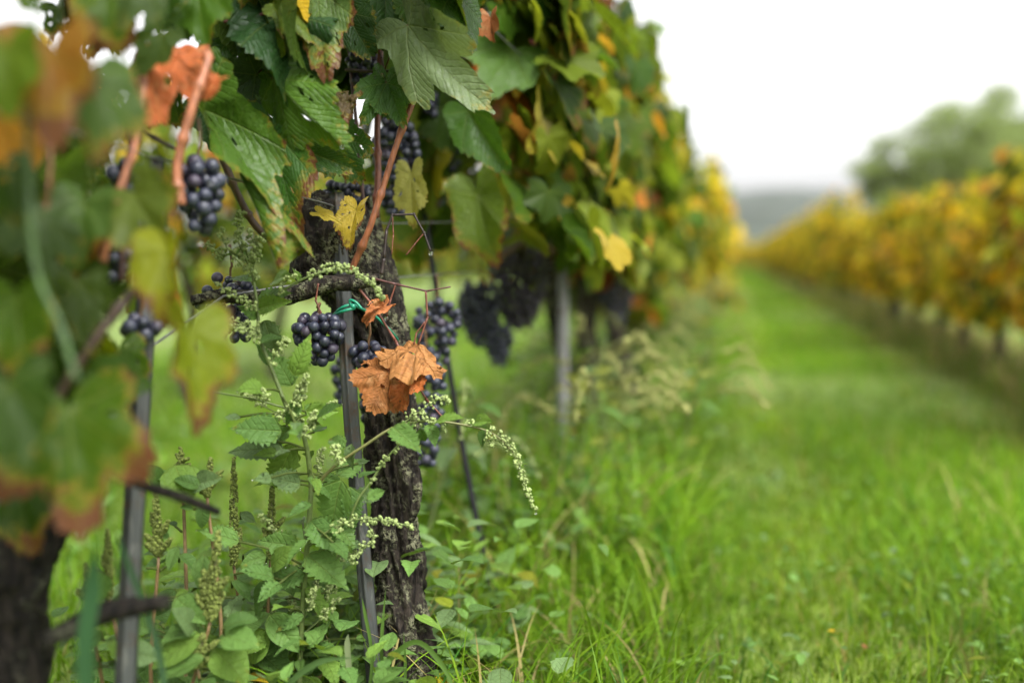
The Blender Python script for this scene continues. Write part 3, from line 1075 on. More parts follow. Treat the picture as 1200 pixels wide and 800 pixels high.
F = [((80, 480, .50), (96, 640, .47), G2, .75, .15, .2, .1, 0, "large out-of-focus green leaf with orange-red margin"),
     ((60, 60, .40), (72, 230, .38), (0.20, 0.085, 0.02), .75, .3, .4, .3, 1, "very blurred orange-brown leaf in the corner"),
     ((110, 90, .44), (110, 235, .42), (0.055, 0.10, 0.035), .4, .4, .4, -.5, 2, None),
     ((8, 60, .36), (16, 185, .35), G4, .1, .3, .3, .4, 3, None),
     ((196, 292, .56), (208, 410, .54), LIME[1], .5, .6, .4, .7, 4, "yellow-green blurred leaf hanging with a torn brown edge"),
     ((222, 390, .56), (226, 545, .54), LIME[0], .6, .6, .3, -.6, 1, None),
     ((158, 228, .62), (226, 330, .58), (0.10, 0.135, 0.05), .35, .4, .4, .3, 2, None),
     ((38, 250, .52), (58, 380, .50), (0.05, 0.085, 0.045), .2, .3, .4, -.3, 0, None),
     ((100, 240, .6), (80, 345, .58), (0.06, 0.11, 0.04), .2, .3, .4, .4, 3, None),
     ((20, 350, .48), (30, 470, .46), G2, .3, .3, .4, .2, 4, None),
     ((90, 330, .58), (110, 440, .56), G5, .2, .3, .4, -.2, 1, None),
     ((150, 440, .6), (60, 480, .56), (0.06, 0.12, 0.03), .2, .2, .3, .2, 2, None),
     ((132, -20, .62), (148, 92, .60), G2, .45, .2, .3, .3, 3, None),
     ((160, -30, .56), (128, 70, .54), (0.05, 0.085, 0.04), .2, .3, .3, -.2, 0, None),
     ((105, 5, .66), (125, 75, .66), LIME[2], .75, .2, .4, .3, 4, None),
     ((190, 40, .7), (150, 105, .7), (0.05, 0.09, 0.04), .2, .3, .3, .2, 1, None),
     ((232, -10, .84), (246, 82, .82), (0.055, 0.12, 0.02), .1, .2, .4, .2, 2, None),
     ((205, 20, .86), (196, 75, .85), (0.045, 0.09, 0.03), .1, .3, .4, -.3, 0, None),
     ((30, -10, .5), (60, 30, .5), G2, .3, .3, .3, .1, 2, None),
     ((210, -25, .80), (182, 30, .80), (0.03, 0.07, 0.016), .1, .3, .3, .2, 3, None),
     ((10, 450, .42), (24, 600, .40), G3, .2, .2, .3, .2, 1, None),
     ((115, 400, .66), (150, 470, .64), LIME[0], .4, .5, .3, .5, 0, None),
     ((5, 200, .45), (30, 300, .44), G3, .2, .3, .4, -.3, 2, None),
     ((60, 410, .62), (100, 540, .62), G3, .2, .3, .4, .3, 3, None),
     ((70, 10, .80), (95, 75, .80), G3, .3, .3, .4, .3, 0, None),
     ((105, 95, .84), (130, 160, .82), G2, .2, .3, .4, -.3, 1, None),
     ((120, 20, .86), (100, 90, .84), G5, .4, .3, .4, .2, 2, None),
     ((60, 190, .78), (100, 270, .76), G3, .2, .3, .4, .4, 3, None),
     ((30, 380, .70), (75, 450, .68), G3, .2, .4, .4, -.4, 4, None),
     ((120, 330, .80), (90, 410, .78), G5, .3, .3, .5, .2, 0, None),
     ((140, 410, .74), (150, 500, .72), G2, .5, .3, .4, -.3, 1, None),
     ((20, 560, .60), (40, 650, .58), G3, .5, .3, .4, .2, 2, None),
     ((200, 95, .95), (215, 165, .93), G2, .3, .4, .4, .5, 3, None),
     ((180, 350, .90), (160, 420, .88), LIME[2], .4, .3, .4, .1, 4, None),
     ((100, 270, .74), (90, 350, .74), (0.26, 0.08, 0.03), .6, .5, .5, .3, 4, None)]
for b_, t_, c_, ag, fo, dr, ro, sh_, lb in F:
    zz = lambda d: 0.57 + (d - 0.35) * 0.72
    c_ = A(c_) * A([.85, .85, .4])
    b_, t_ = (b_[0], b_[1], zz(b_[2])), (b_[0] + (t_[0] - b_[0]) * (1 if t_[1] > 600 else .7), b_[1] + (t_[1] - b_[1]) * (1 if t_[1] > 600 else .7), zz(t_[2]))
    hero(b_, t_, root3, c_, ag, fo, dr, ro, shp=sh_, label=lb, wide=1.0 if t_[1] > 600 else 0.88, matr=M_LEAF_FAR, shapes=HI if t_[2] > .6 else MID)
mb = MB()
r3 = np.random.default_rng(9)


def keep_front(p):
    q = p - C0
    d = float(np.dot(q, cF))
    if d < 0.56:
        return True if d < -0.1 else False
    px, py_ = 600 + FPX * float(np.dot(q, cR)) / d, 400 - FPX * float(np.dot(q, cU)) / d
    return px < 70 and 100 < py_ < 330 and d > 0.62 or (py_ < -20 and px < 230 and px > 60 and d > 0.8) or px < -150


canopy(mb, r3, 105, -0.1, 0.85, ROW - 0.08, 0.2, 0.46, 1.06, PAL_GREEN, MID, (0.07, 0.11), (0.0, 0.5), keep_front)
obj("foliage", mb, M_LEAF, root3)

# ---------------------------------------------------------------- dead leaves
DC = (0.36, 0.165, 0.055)
o = hero((489, 404, 1.09), (466, 452, 1.035), None, DC, 0, -0.50, 0.9, 0.15, shp=1, ripple=0.13, wide=1.0, crumple=0.11, top=True, name="dead_leaf", size_mul=0.82)
tag(o, "crisp orange-brown dead leaf spread like an umbrella below the dry stalk, upper of the pair", "dead leaf", "dead leaves hanging on dry stalks")
o = hero((456, 438, 1.08), (426, 494, 1.05), None, (0.27, 0.105, 0.032), 0, -0.40, 0.6, -0.2, shp=2, ripple=0.12, wide=1.0, crumple=0.12, top=True, name="dead_leaf", size_mul=0.80)
tag(o, "brown dead leaf with ragged toothed edge, lower of the pair in front of the trunk", "dead leaf", "dead leaves hanging on dry stalks")
o = hero((478, 440, 1.09), (470, 486, 1.07), None, (0.38, 0.11, 0.03), 0, 0.3, 0.6, 0.5, shp=3, ripple=0.12, wide=0.9, crumple=0.1, top=True, name="dead_leaf", size_mul=0.85)
tag(o, "small orange dead leaf tucked behind the lower brown leaf", "dead leaf", "dead leaves hanging on dry stalks")
o = hero((450, 360, 1.085), (428, 378, 1.08), None, (0.42, 0.15, 0.055), 0, 0.8, 0.9, 0.4, shp=4, ripple=0.1, wide=0.7, crumple=0.12, top=True, name="dead_leaf")
tag(o, "tiny curled orange dead leaf beside the green tie", "dead leaf", "dead leaves hanging on dry stalks")
o = hero((178, 50, .87), (184, 150, .82), None, (0.33, 0.085, 0.025), 0, -0.75, 0.7, 0.5, shp=0, ripple=0.14, wide=0.8, crumple=0.15, top=True, name="dead_leaf")
tag(o, "large folded rust-red dead leaf above the grapes behind the front post", "dead leaf", "dead leaves hanging on dry stalks")
o = hero((710, 310, 2.5), (705, 345, 2.45), None, (0.40, 0.10, 0.04), 0, 0.4, 0.7, 0.3, shp=3, wide=1.3, crumple=0.1, top=True, name="dead_leaf", shapes=MID)
tag(o, "blurred orange-red dead leaf above the far small grape cluster", "dead leaf", "dead leaves hanging on dry stalks")

# ---------------------------------------------------------------- grapes
BERRY = []
for k in range(3):
    q = MB()
    sv = SPH_HI[0].copy()
    sv[:, 2] *= (1.0, 1.06, 0.97)[k]
    sv *= (1 + 0.03 * np.sin(sv[:, 0:1] * 3 + k) * np.cos(sv[:, 1:2] * 2.4))
    q.add(sv * 0.5, [SPH_HI[1], SPH_HI[2]], (0.02, 0.02, 0.04))
    me = q.mesh("berry")
    me.materials.append(M_GRAPE)
    BERRY.append(me)


def cluster(px, py, d, wpx, hpx, n, label, dia=0.0135, loose=0.0, detailed=True, group="dark grape clusters hanging on the near row", stem_to=None, seed=0):
    r_ = np.random.default_rng(int(px * 7 + py * 13 + seed))
    wd, hg = PW(wpx, d) - dia, PW(hpx, d) - dia
    top = P(px, py - hpx / 2, d)
    pts, tries = [], 0
    while len(pts) < n and tries < 9000:
        tries += 1
        u = r_.random() ** 0.9
        prof = (0.55 + 0.45 * min(1, u / 0.22)) * (1 - 0.62 * max(0, (u - 0.35) / 0.65) ** 1.25)
        a = r_.uniform(0, 2 * math.pi)
        rr = prof * (1.0 if r_.random() < 0.8 else r_.uniform(0.2, 0.9)) * (1 + loose * r_.uniform(-.5, .6))
        q = A([rr * wd / 2 * math.cos(a), rr * wd / 2 * math.sin(a) * 0.85, -dia / 2 - u * hg])
        if loose == 0 and math.sin(a) > 0.75 and r_.random() < 0.5:
            continue
        lim = dia * 0.80
        if all(np.linalg.norm(q - p) > lim for p in pts):
            pts.append(q)
    root = thing("grape_cluster", top, label, "grapes", group)
    st = MB()
    up = stem_to if stem_to is not None else top + A([0, 0, 0.03])
    tube(st, [up, top + A([0.002, 0, 0.008]), top, top + A([0, 0, -hg * 0.5]), top + A([0, 0, -hg * 0.9])], [0.0018, 0.0016, 0.0014, 0.001, 0.0008], 6, 20, (0.13, 0.07, 0.03))
    for p in pts[::2]:
        tube(st, [top + A([0, 0, min(0, p[2] * 0.85)]), top + p], 0.0006, 4, 4, (0.10, 0.06, 0.03))
    obj("bunch_stem", st, M_CANE, root)
    if detailed:
        for p in pts:
            b = bpy.data.objects.new("berry", BERRY[r_.integers(3)])
            COL.objects.link(b)
            b.parent = root
            b.location = p
            s = dia * r_.uniform(0.80, 1.12)
            b.scale = (s * r_.uniform(.94, 1.04), s * r_.uniform(.94, 1.04), s)
            b.rotation_euler = (r_.uniform(-.6, .6), r_.uniform(-.6, .6), r_.uniform(0, 6.3))
    else:
        mb = MB()
        for p in pts:
            ball(mb, top + p, dia / 2 * r_.uniform(0.9, 1.1), SPH_LO)
        obj("berries", mb, M_GRAPE, root)
    return root


cluster(373, 397, 1.10, 68, 66, 120, "sharp blue-black grape cluster hanging left of the steel post under the old arm", 0.0123, stem_to=P(372, 360, 1.09))
cluster(233, 228, 0.89, 64, 98, 62, "slightly blurred blue-black cluster below the rust-red dead leaf", 0.0140)
cluster(150, 228, 0.86, 58, 90, 40, "grape cluster half hidden behind the top of the front steel post", 0.0145)
cluster(270, 362, 1.12, 74, 88, 48, "loose shrivelled grape cluster behind the pale weed flowers", 0.0122, loose=0.6)
cluster(432, 420, 1.12, 50, 44, 34, "grey-bloomed grape cluster just above the brown dead leaves", 0.0130)
cluster(440, 490, 1.22, 44, 90, 36, "dark cluster in shadow below the dead leaves and beside the post", 0.0130)
cluster(464, 198, 1.34, 62, 122, 84, "long dark grape cluster behind the slanting reddish cane", 0.0138)
cluster(405, 232, 1.22, 62, 46, 28, "small grape cluster at the top end of the middle steel post", 0.0130, loose=0.2)
cluster(512, 388, 1.42, 60, 84, 52, "blurred grape cluster right of the trunk at the black stake", 0.0135)
cluster(498, 482, 1.36, 54, 140, 80, "long black cluster hanging against the right side of the middle trunk", 0.0135)
cluster(426, 78, 1.20, 46, 50, 16, "few loose grapes against a gap of sky high in the leaves", 0.0130, loose=0.7)
cluster(402, 446, 1.40, 34, 64, 26, "blurred bluish cluster behind the middle steel post", 0.0135)
cluster(133, 296, 0.86, 60, 76, 30, "dark grapes below the brown cane beside the front post, upper of the small groups", 0.0140)
cluster(165, 388, 0.88, 52, 44, 18, "few grapes on either side of the front post behind a yellow leaf", 0.0140, loose=0.3)
cluster(116, 482, 0.82, 46, 78, 18, "lowest straggling grapes left of the front post above the big leaf", 0.0140, loose=0.6)
cluster(562, 368, 1.85, 56, 82, 120, "left of three blurred black clusters hanging before the grey post", 0.0138, detailed=False)
cluster(608, 338, 1.90, 74, 100, 200, "largest of three blurred black clusters hanging before the grey post", 0.0138, detailed=False)
cluster(584, 402, 1.88, 40, 56, 54, "low narrow tail cluster between two big blurred black clusters", 0.0138, detailed=False)
cluster(722, 352, 2.62, 42, 62, 60, "small distant grape cluster under a red leaf beside the leaning far trunk", 0.0138, detailed=False)
cluster(530, 182, 1.62, 28, 46, 26, "small blurred grape cluster among leaves right of the slanting cane", 0.0138, detailed=False)
cluster(505, 120, 1.5, 26, 46, 16, "tiny dark bunch tucked under the pale grey-green leaf", 0.0138, detailed=False)

# ---------------------------------------------------------------- posts, wires, stake, tie
def post(pts, wpx, label, grp="steel posts of the near row", col=(0.062, 0.066, 0.062)):
    """ribbed galvanised trellis post, open channel section, along the given pixel points"""
    h = PW(wpx, pts[0][2]) / 2
    t = h * 0.20
    oo = [(-1, 0.75), (-1, -0.15), (-0.62, -0.35), (-0.28, -0.35), (-0.14, -0.72), (0.14, -0.72), (0.28, -0.35), (0.62, -0.35), (1, -0.15), (1, 0.75)]
    ii = [(x * 0.80 if abs(x) > 0.5 else x * 0.9, y + 0.2) if abs(y - 0.75) > 1e-6 else (x * 0.80, y) for x, y in oo][::-1]
    prof = A(oo + ii)
    p3 = smoothpath([P(*p) for p in pts], 60)
    T = unit(p3[-1] - p3[0])
    side = unit(cR - T * np.dot(cR, T))
    fw = np.cross(T, side)
    if np.dot(fw, cF) < 0:
        fw = -fw
    v = p3[:, None, :] + h * (prof[None, :, 0, None] * side + prof[None, :, 1, None] * fw)
    k, n = len(prof), len(p3)
    i = np.arange(n - 1)[:, None] * k
    j = np.arange(k)[None, :]
    j2 = (j + 1) % k
    mb = MB()
    m = len(oo)
    q = [np.stack([i + j, i + j2, i + k + j2, i + k + j], -1).reshape(-1, 4)]
    for bse, fl in ((0, 1), ((n - 1) * k, -1)):
        q.append(A([[bse + a, bse + a + 1, bse + k - 2 - a, bse + k - 1 - a][::fl] for a in range(m - 1)]))
    mb.add(v.reshape(-1, 3), q, col)
    base = p3[0] if p3[0][2] < p3[-1][2] else p3[-1]
    o = thing("trellis_post", (base[0], base[1], 0), label, "post", grp)
    obj("shaft", mb, M_STEEL, o, smooth=False)
    hk = MB()
    for s_ in np.arange(0.08, 0.9, 0.12):
        c = p3[int(s_ * 59)]
        for sg in (-1, 1):
            tube(hk, [c + side * sg * h * 0.95, c + side * sg * h * 1.25 + T * -0.002, c + side * sg * h * 1.22 - T * 0.009], h * 0.10, 5, 6, (0.18, 0.19, 0.18))
    return o


post([(394, 226, 1.15), (402, 340, 1.13), (412, 500, 1.12), (428, 680, 1.11), (450, 930, 1.10)], 17, "grey ribbed steel post leaning against the middle trunk with a green tie")
post([(179, 184, 0.92), (170, 360, 0.90), (158, 560, 0.88), (146, 800, 0.86), (136, 1120, 0.85)], 21, "blurred grey steel post in the foreground between leaves and weeds")
post([(660, 150, 2.3), (660, 290, 2.3), (660, 440, 2.28), (659, 590, 2.27)], 13, "blurred grey post behind the black clusters further along the near row", col=(0.20, 0.20, 0.19))
mb = MB()
tube(mb, [P(498, 250, 1.60), P(508, 320, 1.58), P(545, 540, 1.55), P(588, 752, 1.53)], PW(7.5, 1.55) / 2, 10, 40, (0.014, 0.014, 0.015))
o = thing("black_stake", P(582, 715, 1.53) * A([1, 1, 0]), "thin black stake leaning through the grass right of the middle trunk", "stake")
obj("rod", mb, M_STAKE, o)
cp = MB()
ball(cp, P(498, 250, 1.60), PW(10, 1.6) / 2, SPH_LO, (0.012, 0.012, 0.013))
obj("rod_cap", cp, M_STAKE, o)

for k, (yy, lb_) in enumerate(((4.1, "nearest thin steel post half hidden in the orange row"), (8.3, "second thin steel post in the orange row"), (12.6, "third, smallest thin steel post in the orange row"))):
    mb = MB()
    sweep(mb, smoothpath([(ROW_R + 0.02, yy, 0), (ROW_R, yy, 1.02)], 12), A([(-1, -.6), (1, -.6), (1, .6), (.7, .6), (.7, -.3), (-.7, -.3), (-.7, .6), (-1, .6)]), 0.014, (0.10, 0.10, 0.095))
    o = thing("trellis_post", (ROW_R, yy, 0), lb_, "post", "steel posts of the orange row")
    obj("shaft", mb, M_STEEL, o, smooth=False)

tie = MB()
TG = (0.012, 0.20, 0.115)
tube(tie, [P(389, 371, 1.115), P(400, 361, 1.095), P(412, 357, 1.095), P(420, 360, 1.10), P(440, 371, 1.125), P(458, 388, 1.145), P(466, 398, 1.17)], 0.0017, 8, 60, TG)
tube(tie, [P(390, 370, 1.112), P(401, 365, 1.092), P(416, 361, 1.092)], 0.0017, 8, 30, TG)
ball(tie, P(414, 359, 1.092), 0.0034, SPH_LO, TG)
tube(tie, [P(412, 360, 1.093), P(410, 352, 1.092), P(417, 354, 1.090), P(424, 362, 1.09)], 0.0015, 8, 24, TG)
o = obj("vine_tie", tie, M_TIE, None, P(412, 360, 1.1))
tag(o, "bright green plastic tie binding the middle post to the trunk", "tie")


def wire(pts, label, r=0.0011, twist=False, col=(0.22, 0.22, 0.21)):
    mb = MB()
    pts = A(pts)
    path = np.concatenate([pts[k] + (pts[k + 1] - pts[k]) * np.linspace(0, 1, 24, endpoint=False)[:, None] for k in range(len(pts) - 1)] + [pts[-1:]])
    if twist:
        T, N, B = frames(path)
        a = np.linspace(0, 150 * math.pi, len(path))[:, None]
        for s in (0, math.pi):
            sweep(mb, path + r * (np.cos(a + s) * N + np.sin(a + s) * B), circ(6), r, col)
    else:
        sweep(mb, path, circ(6), r, col)
    o = obj("trellis_wire", mb, M_WIRE, None, pts[0])
    tag(o, label, "wire", "wires of the near row")


zt = P(394, 240, 1.13)
wire([P(-60, 120, 0.52), P(105, 160, 0.72), P(205, 192, 0.92), P(380, 238, 1.12), P(450, 262, 1.28), A([ROW, 2.2, 0.64]), A([ROW, 9, 0.64]), A([ROW, 38, 0.64])],
     "thin grey wire with hanging raindrops running past the top of the steel posts")
wire([P(-40, 640, 0.62), P(40, 520, 0.76), P(150, 425, 0.92), P(262, 347, 1.06), P(330, 336, 1.09), P(400, 330, 1.15), A([ROW, 2.3, 0.54]), A([ROW, 38, 0.54])],
     "lower fruiting wire along the old twisted arm and the loose grapes", 0.0013)
wire([A([ROW + 0.06, -0.2, 0.86]), A([ROW + 0.06, 2, 0.86]), A([ROW, 38, 0.87])], "upper foliage wire hidden in the dense green leaves")

# raindrops on the wire and on leaf tips
for k, (q, rp, lab) in enumerate([((132, 168, .77), 3.2, "left of two raindrops on the thin wire behind the corner leaf"), ((145, 171, .80), 2.6, "right of two raindrops on the thin wire behind the corner leaf"),
                                  ((505, 297, 1.09), 2.4, "raindrop at the lower end of the leafless dark stalk"),
                                  ((401, 172, .985), 2.6, "raindrop at the pointed tip of the bright green leaf"), ((453, 373, 1.085), 2.4, "raindrop under the dead stalk beside the tiny orange leaf"),
                                  ((247, 215, .865), 3.0, "raindrop on the blurred cluster below the rust-red leaf"), ((235, 285, .88), 2.6, "raindrop below the last berry of the blurred cluster"),
                                  ((325, 296, .985), 2.4, "raindrop at the end of the pale hanging flap"), ((628, 601, 1.06), 1.6, "raindrop at the tip of the drooping weed spike")]):
    mb = MB()
    ball(mb, P(*q), PW(rp, q[2]), SPH_HI)
    o = obj("raindrop", mb, M_WATER, None, P(*q))
    tag(o, lab, "raindrop", "raindrops on wires and leaves")

# ---------------------------------------------------------------- weeds
OV = ovate_shape(26, 9, 0.62)
RH = ovate_shape(44, 9, 0.66, 0.32, 9.0, 1.0)
OV_L = ovate_shape(10, 5, 0.62)
RH_L = ovate_shape(14, 5, 0.62, 0.25, 4.0, 1.0)
DEW = []
rg = np.random.default_rng(4)
WG = [(0.095, 0.175, 0.040), (0.075, 0.145, 0.035), (0.12, 0.205, 0.035), (0.105, 0.165, 0.062)]


def weed_leaf(parent, base, tip, shp, col, fold=0.25, droop=0.5, roll=0.0, wide=1.0, age=-0.1, stem=None, build=True):
    b, t = np.asarray(base), np.asarray(tip)
    d = t - b
    view = unit(C0 - b)
    y = unit(d)
    n0 = unit(view * 0.8 + A([0, 0, 0.7]) - y * np.dot(view * 0.8 + A([0, 0, 0.7]), y))
    s0 = np.cross(y, n0)
    nor = math.cos(roll) * n0 + math.sin(roll) * s0
    fl = shape3d(shp[0] * A([wide, 1, 1]), fold, 0, droop, 0.04, 6.0, roll * 9)
    if shp is RH or shp is OV:
        W_ = fl * np.linalg.norm(d) @ basis(y, nor) + b
        for i in rg.integers(len(W_), size=7):
            DEW.append((W_[i], basis(y, nor)[2]))
    mb = MB()
    put_leaf(mb, b, y, nor, np.linalg.norm(d), fl, shp[0][:, :2] * A([1, 1]), shp[1:], col, age, stem, (0.09, 0.12, 0.03))
    return obj("leaf", mb, M_WEED, parent)


def spike(mb, path, r0, r1, n, col, seed, rb=0.0016):
    """a flowering spike: tight knots of tiny buds along a path"""
    r_ = np.random.default_rng(seed)
    p = smoothpath(path, 80)
    T, N, B = frames(p)
    knots = max(4, n // 9)
    for k in range(n):
        kk = int(r_.integers(knots))
        u = min(0.999, max(0, (kk + 0.5 + r_.normal(0, 0.22)) / knots))
        i = int(u * 79)
        rad = (r0 + (r1 - r0) * u) * math.sqrt(r_.random())
        a = kk * 2.4 + r_.normal(0, 0.9)
        c = p[i] + rad * (math.cos(a) * N[i] + math.sin(a) * B[i])
        ball(mb, c, rb * r_.uniform(0.7, 1.25), SPH_XS, A(col) * r_.uniform(0.75, 1.2))


BUD = (0.25, 0.31, 0.11)
gf = thing("goosefoot_weed", P(352, 815, 1.08) * A([1, 1, 0]), "tall goosefoot weed with pale bud spikes reaching across the middle trunk", "weed plant")
D = 1.05
SC_ = (0.11, 0.15, 0.04)
mb = MB()
tube(mb, [P(*q) for q in [(344, 920, 1.07), (350, 820, 1.07), (354, 720, 1.07), (363, 600, 1.06), (364, 562, 1.06), (356, 511, 1.05), (340, 486, 1.05), (316, 426, 1.05), (304, 395, 1.05), (302, 362, 1.05), (295, 318, 1.05), (286, 285, 1.04)]],
     [0.0034, 0.0032, 0.003, 0.003, 0.0028, 0.0026, 0.0022, 0.002, 0.0018, 0.0015, 0.001], 8, 120, SC_)
obj("stem", mb, M_STEM, gf)


def branch(pts, r0, r1, parent=gf, col=SC_):
    mb = MB()
    tube(mb, [P(*q) for q in pts], [r0, (r0 + r1) / 2, r1], 7, 12 * len(pts), col)
    return obj("branch", mb, M_STEM, parent)


def bspike(pts, r0, r1, n, seed, parent=gf, col=BUD, rb=0.0016):
    mb = MB()
    pp = [P(*q) for q in pts]
    tube(mb, pp, 0.0007, 5, 30, (0.16, 0.2, 0.07))
    spike(mb, pp, r0, r1, n, col, seed, rb)
    return obj("flower_spike", mb, M_BUD, parent)


branch([(366, 575, 1.06), (390, 548, 1.05), (427, 522, 1.045), (463, 500, 1.05), (503, 493, 1.055), (550, 499, 1.06), (579, 509, 1.06), (601, 529, 1.06)], 0.0019, 0.0009, col=(0.13, 0.13, 0.04))
bspike([(572, 505, 1.06), (589, 515, 1.06), (601, 529, 1.06), (611, 556, 1.06), (619, 578, 1.06), (628, 599, 1.06)], 0.0075, 0.0022, 230, 1)
bspike([(545, 497, 1.06), (558, 496, 1.06), (563, 490, 1.06)], 0.006, 0.003, 40, 2)
bspike([(568, 505, 1.06), (572, 515, 1.06), (577, 524, 1.06)], 0.005, 0.003, 34, 3)
bspike([(470, 497, 1.05), (495, 480, 1.05), (512, 468, 1.05), (528, 470, 1.05)], 0.008, 0.004, 100, 4)
bspike([(480, 495, 1.05), (505, 492, 1.05), (518, 498, 1.05), (524, 506, 1.05)], 0.006, 0.003, 60, 5)
branch([(362, 640, 1.05), (385, 622, 1.04), (415, 609, 1.04), (449, 609, 1.04), (486, 618, 1.04)], 0.0014, 0.0007)
bspike([(385, 624, 1.04), (415, 609, 1.04), (449, 610, 1.04), (486, 618, 1.04)], 0.0075, 0.003, 170, 6)
bspike([(430, 612, 1.04), (438, 630, 1.04), (420, 646, 1.04), (412, 662, 1.04)], 0.007, 0.004, 80, 7)
branch([(309, 359, 1.05), (332, 340, 1.03), (362, 324, 1.02), (392, 315, 1.02)], 0.0013, 0.0009)
bspike([(360, 325, 1.02), (392, 314, 1.02), (414, 318, 1.02), (436, 331, 1.02), (449, 351, 1.02)], 0.0068, 0.003, 200, 8)
bspike([(325, 345, 1.03), (335, 330, 1.03), (345, 320, 1.03)], 0.005, 0.003, 40, 9)
branch([(395, 660, 1.06), (415, 595, 1.05), (434, 565, 1.05), (457, 532, 1.05), (482, 507, 1.05)], 0.0016, 0.001)
bspike([(434, 565, 1.05), (457, 532, 1.05), (482, 505, 1.05)], 0.004, 0.005, 60, 10)
branch([(230, 456, 1.0), (262, 461, 1.02), (300, 468, 1.04), (335, 478, 1.05)], 0.0007, 0.0012)
for k, pts in enumerate([[(300, 330), (286, 300), (275, 272)], [(296, 320), (300, 292), (290, 268)], [(290, 318), (266, 290), (258, 268)], [(292, 300), (305, 282), (316, 275)],
                         [(300, 360), (272, 345), (250, 330)], [(302, 385), (280, 378), (262, 390)], [(305, 395), (286, 390), (268, 374)], [(286, 288), (278, 262), (286, 246)],
                         [(262, 300), (250, 292), (240, 285)], [(316, 426), (330, 405), (338, 396)], [(340, 486), (350, 462), (352, 448)], [(300, 466), (310, 460), (312, 470)],
                         [(335, 478), (326, 492), (300, 494)], [(400, 545), (392, 530), (394, 520)], [(356, 511), (366, 492), (368, 480)]]):
    bspike([(x, y, 1.035 - 0.004 * (k % 4)) for x, y in pts], 0.0075, 0.004, 85, 30 + k)
GL = [((342, 452), (320, 408), 0), ((345, 440), (362, 395), 2), ((352, 470), (330, 500), 1), ((318, 428), (300, 400), 1), ((330, 505), (270, 500), 1), ((340, 500), (296, 540), 0),
      ((345, 520), (312, 582), 2), ((332, 528), (262, 520), 3), ((400, 562), (382, 632), 0), ((410, 570), (415, 628), 1), ((404, 525), (380, 505), 0), ((412, 520), (408, 552), 3),
      ((460, 500), (495, 530), 0), ((508, 497), (538, 478), 2), ((503, 497), (512, 520), 0), ((492, 502), (500, 523), 1), ((566, 503), (564, 525), 1), ((556, 495), (572, 488), 2),
      ((303, 372), (282, 355), 0), ((303, 362), (335, 350), 2), ((300, 352), (340, 340), 0), ((305, 402), (332, 392), 1), ((297, 330), (262, 318), 0), ((310, 375), (322, 420), 3),
      ((365, 590), (335, 600), 1), ((364, 610), (395, 645), 1), ((362, 632), (330, 660), 0), ((360, 650), (410, 690), 0), ((358, 670), (312, 690), 1), ((357, 690), (395, 735), 2),
      ((360, 560), (396, 580), 1), ((350, 640), (300, 632), 0), ((356, 720), (320, 740), 1), ((420, 560), (442, 548), 1), ((430, 585), (455, 570), 0), ((390, 610), (420, 640), 0),
      ((320, 330), (338, 318), 2), ((290, 300), (268, 296), 0), ((352, 330), (345, 312), 2), ((392, 318), (394, 306), 2), ((610, 548), (618, 542), 2)]
rg = np.random.default_rng(4)
for k, (a, b, c) in enumerate(GL):
    dd = 1.045 + rg.uniform(-0.02, 0.02)
    weed_leaf(gf, P(*a, dd), P(*b, dd - rg.uniform(-0.015, 0.03)), RH, A(WG[c]) * rg.uniform(.85, 1.15), rg.uniform(0.05, 0.5), rg.uniform(0.1, 0.8), rg.uniform(-.6, .6), rg.uniform(0.8, 1.15), rg.uniform(-.1, .25))

_st = smoothpath([P(*q) for q in [(346, 860, 1.07), (354, 720, 1.07), (363, 600, 1.06), (364, 562, 1.06), (356, 511, 1.05), (340, 486, 1.05), (316, 426, 1.05)]], 60)
for k in range(44):
    q = _st[int(np.clip(60 * rg.beta(1.2, 1.6), 1, 59))]
    an = rg.uniform(0, 6.28)
    dr = cR * math.cos(an) + cF * math.sin(an) * 0.8 + A([0, 0, rg.uniform(-.35, .55)])
    off = rg.uniform(0.01, 0.07)
    weed_leaf(gf, q + dr * off, q + dr * (off + rg.uniform(0.018, 0.045)), RH, A(WG[rg.integers(4)]) * rg.uniform(.9, 1.25), rg.uniform(.05, .5), rg.uniform(.1, .9), rg.uniform(-.6, .6), rg.uniform(.8, 1.2), rg.uniform(-.15, .25), stem=q)
for k in range(14):
    q = _st[int(rg.uniform(6, 50))]
    an = rg.uniform(0, 6.28)
    dr = cR * math.cos(an) + cF * math.sin(an) * 0.6 + A([0, 0, rg.uniform(.2, .9)])
    pp = [q, q + dr * 0.03, q + dr * 0.055 + A([0, 0, .006])]
    mb = MB()
    tube(mb, pp, 0.0007, 5, 14, (0.16, 0.2, 0.07))
    spike(mb, pp[1:], 0.006, 0.003, 60, BUD, 200 + k)
    obj("flower_spike", mb, M_BUD, gf)


def dew(parent):
    mb = MB()
    for q, nn in DEW:
        r0 = rg.uniform(0.00035, 0.0009)
        ball(mb, q + nn * r0 * 0.35 * (1 if nn[2] > 0 else -1), r0, SPH_LO)
    DEW.clear()
    tag(obj("dew", mb, M_WATER, parent), kind="stuff")


dew(gf)
# pigweeds with dense upright seed heads
PW_C = (0.135, 0.165, 0.036)


